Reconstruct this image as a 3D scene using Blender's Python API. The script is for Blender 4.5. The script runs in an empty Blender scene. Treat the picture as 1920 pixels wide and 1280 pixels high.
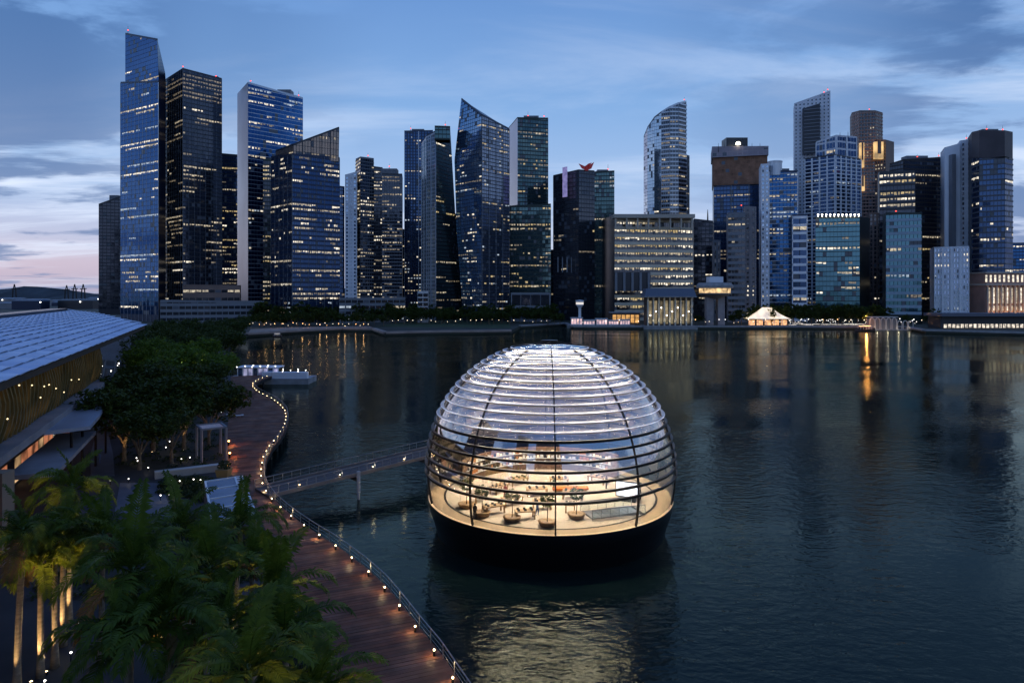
import bpy, math, random
from mathutils import Vector, noise as mnoise
R = math.radians
random.seed(7)
SC = bpy.context.scene
COL = SC.collection

# ---------------------------------------------------------------- camera
F = 1280.0            # focal length in photo pixels (24 mm on 36 mm)
CX, HY = 960.0, 548.0 # optical axis column, horizon row in the photograph
ZC = 28.5             # camera height above the water
cam_d = bpy.data.cameras.new('camera')
cam = bpy.data.objects.new('camera', cam_d); COL.objects.link(cam)
cam.location = (0, 0, ZC); cam.rotation_euler = (R(90), 0, 0)
cam_d.sensor_width = 36; cam_d.lens = 24
cam_d.shift_y = (HY - 640.0) / 1920.0
cam_d.clip_end = 20000
SC.camera = cam

# ---------------------------------------------------------------- world: dusk sky
W = bpy.data.worlds.new('World'); SC.world = W; W.use_nodes = True
nt = W.node_tree; N = nt.nodes; L = nt.links
N.clear()
def wn(t, **k):
    n = N.new(t)
    for a, b in k.items(): setattr(n, a, b)
    return n
def wmath(op, a, b=None, c=None, clamp=False):
    n = N.new('ShaderNodeMath'); n.operation = op; n.use_clamp = clamp
    for i, v in enumerate((a, b, c)):
        if v is None: continue
        if isinstance(v, (int, float)): n.inputs[i].default_value = v
        else: L.new(v, n.inputs[i])
    return n.outputs[0]
def wmix(f, a, b):
    n = N.new('ShaderNodeMix'); n.data_type = 'RGBA'
    for s, v in ((0, f), (6, a), (7, b)):
        if isinstance(v, (int, float)): n.inputs[s].default_value = v
        elif isinstance(v, tuple): n.inputs[s].default_value = (*v, 1)
        else: L.new(v, n.inputs[s])
    return n.outputs[2]
def wramp(f, stops, interp='EASE'):
    n = N.new('ShaderNodeValToRGB'); n.color_ramp.interpolation = interp
    e = n.color_ramp.elements
    while len(e) < len(stops): e.new(0.5)
    for el, (p, c) in zip(e, stops):
        el.position = p; el.color = (*c, 1) if isinstance(c, tuple) else (c, c, c, 1)
    L.new(f, n.inputs[0])
    return n.outputs[0]
tc = wn('ShaderNodeTexCoord')
sep = wn('ShaderNodeSeparateXYZ'); L.new(tc.outputs['Generated'], sep.inputs[0])
X, Y, Z = sep.outputs
Zp = wmath('MAXIMUM', Z, 0.0)
SUN_AZ = -37.0        # degrees from +Y towards +X of the glow on the horizon
sky = wn('ShaderNodeTexSky', sky_type='NISHITA')
sky.sun_disc = False; sky.sun_elevation = R(-2.5); sky.sun_rotation = R(SUN_AZ)
sky.altitude = 10; sky.air_density = 1.0; sky.dust_density = 0.8; sky.ozone_density = 2.0
# blue-hour body of the sky by height above the horizon
body = wramp(Zp, [(0.0, (.22, .26, .38)), (.06, (.33, .38, .52)), (.15, (.25, .36, .55)), (.26, (.155, .285, .51)),
                  (.40, (.097, .205, .435)), (.70, (.055, .14, .40)), (1.0, (.04, .10, .32))], 'LINEAR')
# after-glow low over the port
gx, gy = math.sin(R(SUN_AZ)), math.cos(R(SUN_AZ))
az = wmath('ADD', wmath('MULTIPLY', X, gx), wmath('MULTIPLY', Y, gy))
glow = wmath('MULTIPLY', wmath('POWER', wmath('MAXIMUM', az, 0.0), 14.0), wramp(Zp, [(0, .55), (.035, .9), (.075, .25), (.13, 0.0)]))
pink = wmix(wmath('MULTIPLY', glow, .38), body, (.62, .38, .38))
nis = wn('ShaderNodeVectorMath', operation='SCALE'); L.new(sky.outputs[0], nis.inputs[0]); nis.inputs[3].default_value = 0.05
addn = wn('ShaderNodeVectorMath', operation='ADD'); L.new(pink, addn.inputs[0]); L.new(nis.outputs[0], addn.inputs[1])
base = addn.outputs[0]
# cloud deck: direction projected on a high flat layer
zz = wmath('ADD', Zp, 0.10)
cmb = wn('ShaderNodeCombineXYZ')
L.new(wmath('DIVIDE', X, zz), cmb.inputs[0]); L.new(wmath('DIVIDE', Y, zz), cmb.inputs[1])
def wnoise(scale, detail, rough, dist, sx=1, sy=1, off=(0, 0, 0)):
    mp = wn('ShaderNodeMapping'); L.new(cmb.outputs[0], mp.inputs[0])
    mp.inputs['Scale'].default_value = (sx, sy, 1); mp.inputs['Location'].default_value = off
    n = wn('ShaderNodeTexNoise'); L.new(mp.outputs[0], n.inputs['Vector'])
    n.inputs['Scale'].default_value = scale; n.inputs['Detail'].default_value = detail
    n.inputs['Roughness'].default_value = rough; n.inputs['Distortion'].default_value = dist
    return n.outputs['Fac']
side = wmath('ABSOLUTE', wmath('DIVIDE', X, wmath('ADD', wmath('ABSOLUTE', Y), .25)))
CO = (31.7, 9.1)
big = wnoise(.50, 2, .5, .2, 1, 1, (3.1 + CO[0], 1.4 + CO[1], 0))
det = wnoise(1.25, 9, .58, .35, .8, 1.1, (0.6 + CO[0], 2.3 + CO[1], 0))
pale = wnoise(.95, 8, .60, .5, .55, 1.25, (7.3 + CO[1], 4.1 + CO[0], 0))
sidem = wramp(side, [(0.12, .0), (.32, .45), (.52, 1.0)])
# pale veils, strongest low in the west
palem = wmath('MULTIPLY', wramp(pale, [(.44, 0.0), (.68, 1.0)]), wmath('MULTIPLY', wramp(side, [(.0, .45), (.3, .55), (.6, 1.0)]), wramp(Zp, [(0.0, .55), (.10, 1.0), (.20, .7), (.42, .25)])))
c1 = wmix(wmath('MULTIPLY', palem, .9), base, (.56, .62, .74))
darkv = wmath('MULTIPLY', wramp(wmath('ADD', wmath('MULTIPLY', det, .60), wmath('MULTIPLY', big, .46)), [(.52, 0.0), (.585, 1.0)]), sidem)
c2 = wmix(wmath('MULTIPLY', darkv, .9), c1, wramp(Zp, [(0.0, (.17, .21, .34)), (.12, (.105, .17, .32)), (.35, (.052, .12, .28)), (1, (.05, .1, .25))]))
below = wmix(wmath('GREATER_THAN', Z, -0.002), (.03, .04, .05), c2)
bg = wn('ShaderNodeBackground'); L.new(below, bg.inputs[0]); bg.inputs[1].default_value = 1.5
out = wn('ShaderNodeOutputWorld'); L.new(bg.outputs[0], out.inputs[0])

# ---------------------------------------------------------------- sun: already down, a weak wide after-glow
sd = bpy.data.lights.new('sun', 'SUN'); sd.energy = 0.05; sd.angle = R(25); sd.color = (1.0, .78, .70)
so = bpy.data.objects.new('sun', sd); COL.objects.link(so)
so.rotation_euler = (R(86), 0, R(-SUN_AZ + 180)); so.location = (-300, 300, 300)

vs = SC.view_settings
vs.view_transform = 'Standard'; vs.look = 'None'; vs.exposure = 0.0; vs.gamma = 1.0; vs.use_curve_mapping = False
SC.render.engine = 'CYCLES'
cy = SC.cycles
cy.use_denoising = True
try: cy.denoiser = 'OPENIMAGEDENOISE'
except Exception: pass
cy.max_bounces = 8; cy.diffuse_bounces = 3; cy.glossy_bounces = 4; cy.transmission_bounces = 4
cy.transparent_max_bounces = 24; cy.caustics_reflective = False; cy.caustics_refractive = False
cy.sample_clamp_indirect = 4.0; cy.use_adaptive_sampling = True; cy.adaptive_threshold = 0.015
try: cy.use_light_tree = True
except Exception: pass

# ---------------------------------------------------------------- pixel helpers
def at(px, py, d):            # point seen at a pixel at depth d (metres along +Y)
    return Vector(((px - CX) / F * d, d, ZC - (py - HY) / F * d))
def gr(px, py, z):            # point seen at a pixel on the level z
    return at(px, py, (ZC - z) * F / (py - HY))
def zat(py, d): return ZC - (py - HY) / F * d
def pix(p): return CX + F * p[0] / p[1], HY + F * (ZC - p[2]) / p[1]
UD = Vector((-.3826, .9239, 0)); WD = Vector((.9239, .3826, 0))   # along / across the promenade
def sw(s, w, z=0.0): return UD * s + WD * w + Vector((0, 0, z))
def to_sw(p): return p[0] * UD.x + p[1] * UD.y, p[0] * WD.x + p[1] * WD.y

# ---------------------------------------------------------------- object helpers
def tag(o, label=None, cat=None, group=None, kind=None):
    if label: o['label'] = label
    if cat: o['category'] = cat
    if group: o['group'] = group
    if kind: o['kind'] = kind
    return o
def empty(name, loc=(0, 0, 0), rz=0, label=None, cat=None, group=None):
    o = bpy.data.objects.new(name, None); COL.objects.link(o)
    o.location = loc; o.rotation_euler = (0, 0, rz); o.empty_display_size = .1
    return tag(o, label, cat, group)
class MB:
    """collects faces; build() links them as one mesh object"""
    def __init__(s): s.v = []; s.f = []; s.m = []; s.sm = False
    def face(s, pts, m=0):
        b = len(s.v); s.v.extend([tuple(p) for p in pts]); s.f.append(tuple(range(b, b + len(pts)))); s.m.append(m)
    def hexa(s, p, m=0):        # 8 corners: bottom ring 0-3 counter-clockwise, top ring 4-7
        b = len(s.v); s.v.extend([tuple(q) for q in p])
        for q in ((3, 2, 1, 0), (4, 5, 6, 7), (0, 1, 5, 4), (1, 2, 6, 5), (2, 3, 7, 6), (3, 0, 4, 7)):
            s.f.append(tuple(b + i for i in q)); s.m.append(m)
    def box(s, x0, x1, y0, y1, z0, z1, m=0):
        s.hexa([(x0, y0, z0), (x1, y0, z0), (x1, y1, z0), (x0, y1, z0), (x0, y0, z1), (x1, y0, z1), (x1, y1, z1), (x0, y1, z1)], m)
    def bar(s, a, b, w, h, m=0, up=Vector((0, 0, 1))):   # rectangular bar from a to b
        a = Vector(a); b = Vector(b); d = (b - a).normalized()
        sd = d.cross(up)
        sd = sd.normalized() if sd.length > 1e-4 else Vector((1, 0, 0))
        u = sd.cross(d); sd = sd * w / 2; u = u * h / 2
        s.hexa([a - sd - u, a + sd - u, b + sd - u, b - sd - u, a - sd + u, a + sd + u, b + sd + u, b - sd + u], m)
    def tube(s, pts, rad, n=8, m=0, cap=True):
        pts = [Vector(p) for p in pts]
        if isinstance(rad, (int, float)): rad = [rad] * len(pts)
        b = len(s.v)
        for i, p in enumerate(pts):
            d = (pts[min(i + 1, len(pts) - 1)] - pts[max(i - 1, 0)]).normalized()
            a = d.cross(Vector((0, 0, 1)))
            a = a.normalized() if a.length > 1e-3 else Vector((1, 0, 0))
            c = d.cross(a)
            for k in range(n):
                t = 2 * math.pi * k / n
                s.v.append(tuple(p + (a * math.cos(t) + c * math.sin(t)) * rad[i]))
        for i in range(len(pts) - 1):
            for k in range(n):
                s.f.append((b + i * n + k, b + (i + 1) * n + k, b + (i + 1) * n + (k + 1) % n, b + i * n + (k + 1) % n)); s.m.append(m)
        if cap:
            s.f.append(tuple(b + k for k in range(n))); s.m.append(m)
            e = b + (len(pts) - 1) * n
            s.f.append(tuple(e + n - 1 - k for k in range(n))); s.m.append(m)
    def lathe(s, prof, n=24, c=(0, 0, 0), m=0, a0=0.0, a1=2 * math.pi, close=True):
        b = len(s.v); full = close and abs(a1 - a0 - 2 * math.pi) < 1e-6
        nn = n if full else n + 1
        for r, z in prof:
            for k in range(nn):
                t = a0 + (a1 - a0) * k / n
                s.v.append((c[0] + r * math.cos(t), c[1] + r * math.sin(t), c[2] + z))
        for i in range(len(prof) - 1):
            for k in range(n):
                k2 = (k + 1) % nn
                s.f.append((b + i * nn + k, b + i * nn + k2, b + (i + 1) * nn + k2, b + (i + 1) * nn + k)); s.m.append(m)
    def prism(s, poly, z0, z1, m=0):
        n = len(poly); b = len(s.v)
        s.v.extend([(p[0], p[1], z0) for p in poly]); s.v.extend([(p[0], p[1], z1) for p in poly])
        s.f.append(tuple(b + n - 1 - i for i in range(n))); s.m.append(m)
        s.f.append(tuple(b + n + i for i in range(n))); s.m.append(m)
        for i in range(n):
            j = (i + 1) % n
            s.f.append((b + i, b + j, b + n + j, b + n + i)); s.m.append(m)
    def mesh(s, name, mats, smooth=False):
        me = bpy.data.meshes.new(name); me.from_pydata(s.v, [], s.f)
        for m in (mats if isinstance(mats, (list, tuple)) else [mats]): me.materials.append(m)
        if any(s.m): me.polygons.foreach_set('material_index', s.m)
        if smooth: me.polygons.foreach_set('use_smooth', [True] * len(me.polygons))
        me.update()
        return me
    def build(s, name, mats, parent=None, smooth=False, **t):
        return obj(name, s.mesh(name, mats, smooth), parent, **t)
def obj(name, me, parent=None, loc=None, rz=None, **t):
    o = bpy.data.objects.new(name, me); COL.objects.link(o)
    if parent: o.parent = parent
    if loc is not None: o.location = loc
    if rz is not None: o.rotation_euler = (0, 0, rz)
    return tag(o, **t) if t else o
def copy_tree(o, parent=None, top=True):
    c = o.copy(); COL.objects.link(c)
    if not top: c.parent = parent
    for ch in o.children: copy_tree(ch, c, False)
    return c
def lamp(name, loc, energy, color=(1, .72, .42), rad=.15, kind='POINT', parent=None, spot=None, aim=None):
    ld = bpy.data.lights.new(name, kind); ld.energy = energy; ld.color = color
    if kind in ('POINT', 'SPOT'): ld.shadow_soft_size = rad
    if kind == 'SPOT': ld.spot_size = R(spot or 60); ld.spot_blend = .6
    o = bpy.data.objects.new(name, ld); COL.objects.link(o); o.location = loc
    if aim is not None: o.rotation_euler = (Vector(aim) - Vector(loc)).to_track_quat('-Z', 'Y').to_euler()
    if parent: o.parent = parent
    return o

# ---------------------------------------------------------------- materials
MAT = {}
def pmat(name, col, rough=.6, metal=0.0, spec=.5, var=0.0, vscale=1.0, bump=0.0, bscale=20.0, emit=None, estr=0.0, evar=0.0, escale=.35, sx=(1, 1, 1), rvar=0.0):
    """principled with optional colour mottling, relief and uneven emission"""
    if name in MAT: return MAT[name]
    m = bpy.data.materials.new(name); m.use_nodes = True; t = m.node_tree; n = t.nodes; l = t.links
    p = n['Principled BSDF']
    p.inputs['Base Color'].default_value = (*col, 1); p.inputs['Roughness'].default_value = rough
    p.inputs['Metallic'].default_value = metal; p.inputs['Specular IOR Level'].default_value = spec
    tcn = n.new('ShaderNodeTexCoord'); mp = n.new('ShaderNodeMapping'); mp.inputs['Scale'].default_value = sx
    l.new(tcn.outputs['Object'], mp.inputs[0])
    def noise(sc, det=5):
        q = n.new('ShaderNodeTexNoise'); q.inputs['Scale'].default_value = sc; q.inputs['Detail'].default_value = det
        l.new(mp.outputs[0], q.inputs['Vector']); return q.outputs['Fac']
    if var:
        mx = n.new('ShaderNodeMix'); mx.data_type = 'RGBA'
        mx.inputs[6].default_value = (*[c * (1 - var) for c in col], 1); mx.inputs[7].default_value = (*[min(1, c * (1 + var)) for c in col], 1)
        rr = n.new('ShaderNodeMapRange'); rr.inputs[1].default_value = .3; rr.inputs[2].default_value = .7
        l.new(noise(vscale), rr.inputs[0]); l.new(rr.outputs[0], mx.inputs[0]); l.new(mx.outputs[2], p.inputs['Base Color'])
    if rvar:
        rr = n.new('ShaderNodeMapRange'); rr.inputs[1].default_value = .3; rr.inputs[2].default_value = .7
        rr.inputs[3].default_value = max(.02, rough - rvar); rr.inputs[4].default_value = min(1, rough + rvar)
        l.new(noise(vscale * .6, 3), rr.inputs[0]); l.new(rr.outputs[0], p.inputs['Roughness'])
    if bump:
        b = n.new('ShaderNodeBump'); b.inputs['Strength'].default_value = bump; b.inputs['Distance'].default_value = .05
        l.new(noise(bscale, 4), b.inputs['Height']); l.new(b.outputs[0], p.inputs['Normal'])
    if emit:
        p.inputs['Emission Color'].default_value = (*emit, 1); p.inputs['Emission Strength'].default_value = estr
        if evar:
            rr = n.new('ShaderNodeMapRange'); rr.inputs[1].default_value = .32; rr.inputs[2].default_value = .68
            rr.inputs[3].default_value = estr * (1 - evar); rr.inputs[4].default_value = estr * (1 + evar)
            q = noise(escale, 3); l.new(q, rr.inputs[0]); l.new(rr.outputs[0], p.inputs['Emission Strength'])
    MAT[name] = m
    return m
def leafmat(name, col, var=.35, trans=.25):
    if name in MAT: return MAT[name]
    m = bpy.data.materials.new(name); m.use_nodes = True; t = m.node_tree; n = t.nodes; l = t.links
    p = n['Principled BSDF']; p.inputs['Roughness'].default_value = .5; p.inputs['Specular IOR Level'].default_value = .14
    g = n.new('ShaderNodeTexCoord'); q = n.new('ShaderNodeTexNoise'); q.inputs['Scale'].default_value = 1.3; q.inputs['Detail'].default_value = 4
    l.new(g.outputs['Object'], q.inputs['Vector'])
    mx = n.new('ShaderNodeMix'); mx.data_type = 'RGBA'
    mx.inputs[6].default_value = (*[c * (1 - var) for c in col], 1)
    mx.inputs[7].default_value = (col[0] * (1 + var * 1.6), col[1] * (1 + var), col[2] * (1 + var * .2), 1)
    rr = n.new('ShaderNodeMapRange'); rr.inputs[1].default_value = .3; rr.inputs[2].default_value = .7
    l.new(q.outputs['Fac'], rr.inputs[0]); l.new(rr.outputs[0], mx.inputs[0]); l.new(mx.outputs[2], p.inputs['Base Color'])
    tr = n.new('ShaderNodeBsdfTranslucent'); l.new(mx.outputs[2], tr.inputs[0])
    ms = n.new('ShaderNodeMixShader'); ms.inputs[0].default_value = trans
    l.new(p.outputs[0], ms.inputs[1]); l.new(tr.outputs[0], ms.inputs[2]); l.new(ms.outputs[0], n['Material Output'].inputs[0])
    MAT[name] = m
    return m
def thinglass(name, tint=(.9, .95, 1), refl=.2, rough=.02, boost=1.0):
    """thin architectural glass: clear with a coated, angle-dependent reflection"""
    if name in MAT: return MAT[name]
    m = bpy.data.materials.new(name); m.use_nodes = True; t = m.node_tree; n = t.nodes; l = t.links
    n.remove(n['Principled BSDF'])
    tr = n.new('ShaderNodeBsdfTransparent'); tr.inputs[0].default_value = (*tint, 1)
    gl = n.new('ShaderNodeBsdfGlossy'); gl.inputs['Roughness'].default_value = rough; gl.inputs[0].default_value = (.92, .95, 1, 1)
    fr = n.new('ShaderNodeFresnel'); fr.inputs[0].default_value = 1.45
    ad = n.new('ShaderNodeMath'); ad.operation = 'MULTIPLY_ADD'; ad.use_clamp = True
    ad.inputs[1].default_value = boost; ad.inputs[2].default_value = refl; l.new(fr.outputs[0], ad.inputs[0])
    ms = n.new('ShaderNodeMixShader'); l.new(ad.outputs[0], ms.inputs[0]); l.new(tr.outputs[0], ms.inputs[1]); l.new(gl.outputs[0], ms.inputs[2])
    l.new(ms.outputs[0], n['Material Output'].inputs[0])
    MAT[name] = m
    return m
def lit(name, col, s, var=.75, sc=.5):
    return pmat(name, (.25, .22, .18), rough=.4, emit=col, estr=s, evar=var, escale=sc)
def fritted(name, frit=.2):
    m = thinglass('base_' + name, (.84, .87, .92), .36, .015, 1.0).copy(); m.name = name; t = m.node_tree; n = t.nodes; l = t.links
    sh = n['Material Output'].inputs[0].links[0].from_socket
    d = n.new('ShaderNodeBsdfDiffuse'); d.inputs[0].default_value = (.80, .79, .88, 1); r = n.new('ShaderNodeBsdfTranslucent'); r.inputs[0].default_value = (.80, .79, .86, 1)
    a = n.new('ShaderNodeMixShader'); a.inputs[0].default_value = .4; l.new(d.outputs[0], a.inputs[1]); l.new(r.outputs[0], a.inputs[2])
    b = n.new('ShaderNodeMixShader'); b.inputs[0].default_value = frit; l.new(sh, b.inputs[1]); l.new(a.outputs[0], b.inputs[2]); l.new(b.outputs[0], n['Material Output'].inputs[0])
    return m
M_dark = pmat('dark_metal', (.02, .021, .024), .45, .6)
M_black = pmat('black_paint', (.008, .008, .01), .5)
M_white = pmat('white_paint', (.72, .73, .74), .5, var=.08, vscale=.6)
M_steel = pmat('brushed_steel', (.35, .36, .38), .35, .9)
M_conc = pmat('concrete', (.30, .29, .28), .85, var=.2, vscale=.4, bump=.2, bscale=6)
M_lampw = pmat('lamp_warm', (.8, .7, .5), emit=(1, .72, .36), estr=10)
M_lampc = pmat('lamp_white', (.8, .8, .8), emit=(1, .93, .82), estr=7)
M_lampo = pmat('lamp_amber', (.8, .5, .2), emit=(1, .42, .12), estr=16)
# ================================================================ the setting: water, land
mw = bpy.data.materials.new('bay_water'); mw.use_nodes = True
t = mw.node_tree; n = t.nodes; l = t.links
n.remove(n['Principled BSDF'])
dif = n.new('ShaderNodeBsdfDiffuse'); dif.inputs[0].default_value = (.006, .014, .013, 1)
glo = n.new('ShaderNodeBsdfGlossy'); glo.inputs[0].default_value = (.66, .69, .57, 1); glo.inputs['Roughness'].default_value = .06
fre = n.new('ShaderNodeFresnel'); fre.inputs[0].default_value = 1.33
msh = n.new('ShaderNodeMixShader'); l.new(fre.outputs[0], msh.inputs[0]); l.new(dif.outputs[0], msh.inputs[1]); l.new(glo.outputs[0], msh.inputs[2])
l.new(msh.outputs[0], n['Material Output'].inputs[0])
g = n.new('ShaderNodeTexCoord')
def wv(scale, det, sx=1, sy=1, rot=0):
    mp = n.new('ShaderNodeMapping'); mp.inputs['Scale'].default_value = (sx, sy, 1); mp.inputs['Rotation'].default_value = (0, 0, R(rot))
    l.new(g.outputs['Object'], mp.inputs[0]); q = n.new('ShaderNodeTexNoise'); q.inputs['Scale'].default_value = scale
    q.inputs['Detail'].default_value = det; q.inputs['Roughness'].default_value = .55; q.inputs['Distortion'].default_value = .3
    l.new(mp.outputs[0], q.inputs['Vector']); return q.outputs['Fac']
def mm(op, a, b):
    q = n.new('ShaderNodeMath'); q.operation = op
    for i, v in enumerate((a, b)):
        if isinstance(v, (int, float)): q.inputs[i].default_value = v
        else: l.new(v, q.inputs[i])
    return q.outputs[0]
h = mm('ADD', mm('MULTIPLY', wv(1.3, 3, 1, 1.5, 20), .42), mm('MULTIPLY', wv(.42, 2, 1, 1.6, -15), 1.1))
patch = wv(.016, 3, 1, 1.7, 10)          # cat's-paws: calmer and rougher patches
mr = n.new('ShaderNodeMapRange'); mr.inputs[1].default_value = .38; mr.inputs[2].default_value = .66
mr.inputs[3].default_value = .08; mr.inputs[4].default_value = .5; l.new(patch, mr.inputs[0])
bp = n.new('ShaderNodeBump'); bp.inputs['Distance'].default_value = .30
l.new(mr.outputs[0], bp.inputs['Strength']); l.new(h, bp.inputs['Height']); [l.new(bp.outputs[0], x_.inputs['Normal']) for x_ in (dif, glo, fre)]
m = MB(); m.face([(-7000, -3000, 0), (7000, -3000, 0), (7000, 9000, 0), (-7000, 9000, 0)])
m.build('water', mw, kind='structure')

M_pave = pmat('promenade_paving', (.032, .032, .034), .85, var=.3, vscale=.25, bump=.25, bscale=3)
M_soil = pmat('planting_soil', (.03, .028, .02), .95, var=.4, vscale=.8, bump=.5, bscale=4)
M_land = pmat('far_land', (.045, .05, .035), .9, var=.4, vscale=.03)
M_quay = pmat('quay_stone', (.36, .27, .22), .8, var=.2, vscale=.15)
M_lawn = pmat('lawn', (.035, .06, .02), .95, var=.35, vscale=.2, bump=.4, bscale=3)

# outer (wavy) edge of the boardwalk from its lamps, inner edge from where planks meet the planting
ZD = 2.5
REDGE_PX = [(905, 1340), (865, 1280), (830, 1228), (793, 1183), (757, 1136), (727, 1100), (692, 1068), (656, 1040), (625, 1018), (592, 998),
            (563, 978), (540, 960), (520, 942), (505, 922), (498, 905), (497, 885), (500, 862), (511, 840), (526, 822), (538, 802), (542, 786),
            (539, 772), (529, 760), (514, 749), (499, 742), (486, 735), (478, 727), (478, 720), (489, 713), (507, 706), (525, 701)]
RE = sorted(to_sw(gr(x, y, ZD)) for x, y in REDGE_PX)
LEDGE_PX = [(655, 1400), (600, 1250), (553, 1120), (512, 1015), (468, 945), (428, 880), (427, 800), (430, 740), (432, 712), (434, 702)]
LE = sorted(to_sw(gr(x, y, ZD)) for x, y in LEDGE_PX)
def interp(T, s):
    if s <= T[0][0]: return T[0][1]
    for (a, u), (b, v) in zip(T, T[1:]):
        if s <= b:
            return u + (v - u) * (s - a) / max(1e-6, b - a)
    return T[-1][1]
S0, S1 = RE[0][0], min(RE[-1][0], LE[-1][0])
# promenade land (inner side of the boardwalk), running on to meet the far shore
edge = [sw(s, w) for s, w in LE]
far = [gr(428, 655, 2.5), gr(432, 640, 2.5), gr(448, 630, 2.5), gr(462, 626, 2.5)]
m = MB()
poly = [Vector((30, -60, 0)), Vector((-2, 20, 0))] + [e for e in edge] + far + [Vector((-700, 470, 0)), Vector((-700, -60, 0))]
m.prism(poly, -2, 2.56)
m.build('promenade', M_pave, kind='structure')
# far shore
shore_px = [(300, 627), (462, 626), (560, 620), (640, 616), (700, 617), (722, 624), (800, 622), (900, 621), (958, 620), (975, 611), (1060, 606), (1075, 612), (1200, 612),
            (1480, 612), (1700, 613), (1735, 619), (1930, 624), (2100, 626)]
m = MB()
sp = [gr(x, y, 2.0) for x, y in shore_px]
poly = [(q.x, q.y) for q in sp] + [(900, 2600), (-2600, 2600), (-1400, 420)]
m.prism(poly, -2, 2.0)
m.build('far_shore', M_land, kind='structure')
m = MB()       # pale quay edge along the shore
for a, b in zip(sp[1:9], sp[2:9]):
    m.bar(a + Vector((0, 1.2, .1)), b + Vector((0, 1.2, .1)), 3.4, 1.4)
m.build('quay', M_quay, kind='structure')
m = MB()
for a, b in zip(sp[9:], sp[10:]):
    m.bar(a + Vector((0, 1.2, .05)), b + Vector((0, 1.2, .05)), 2.6, 1.3)
m.build('quay', M_conc, kind='structure')
# the lawn and beach path behind the quay
m = MB(); poly = [gr(700, 612, 2.1), gr(958, 615, 2.1), gr(955, 603, 2.1), gr(860, 598, 2.1), gr(760, 603, 2.1)]
m.face([(q.x, q.y, 2.06) for q in poly]); m.build('lawn', M_lawn, kind='structure')
M_path = pmat('beach_path', (.34, .25, .19), .9, var=.2, vscale=.2)
m = MB(); poly = [gr(466, 623, 2.1), gr(640, 613.5, 2.1), gr(700, 614, 2.1), gr(690, 610.5, 2.1), gr(560, 613, 2.1), gr(470, 617, 2.1)]
m.face([(q.x, q.y, 2.08) for q in poly]); m.build('path', M_path, kind='structure')
# low hills beyond the port
m = MB(); xs = [-2600 + 60 * i for i in range(60)]
random.seed(3)
prof = [38 + 14 * math.sin(i * .31) + 9 * math.sin(i * .83 + 1) + random.uniform(-3, 3) for i in range(60)]
for i in range(59):
    a, b = xs[i], xs[i + 1]
    m.face([(a, 2900, 0), (b, 2900, 0), (b, 3050, prof[i + 1]), (a, 3050, prof[i])])
    m.face([(a, 3050, prof[i]), (b, 3050, prof[i + 1]), (b, 3400, 0), (a, 3400, 0)])
m.build('hills', pmat('hill_green', (.035, .045, .05), .95, var=.4, vscale=.01), kind='structure')
# ================================================================ the skyline
def glassmat(name, tint, rough=.06, metal=.75):
    return pmat('glass_' + name, tint, rough, metal, .6, var=.12, vscale=.02)
LW = [lit('lit_warm_dim', (1, .78, .48), .16), lit('lit_warm', (1, .83, .56), .44), lit('lit_bright', (1, .88, .68), .95, .7), lit('lit_cool', (.72, .85, 1), .42),
      lit('lit_yellow', (1, .74, .32), .45)]
M_blind = pmat('window_blind', (.10, .115, .14), .35, .2)

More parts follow.
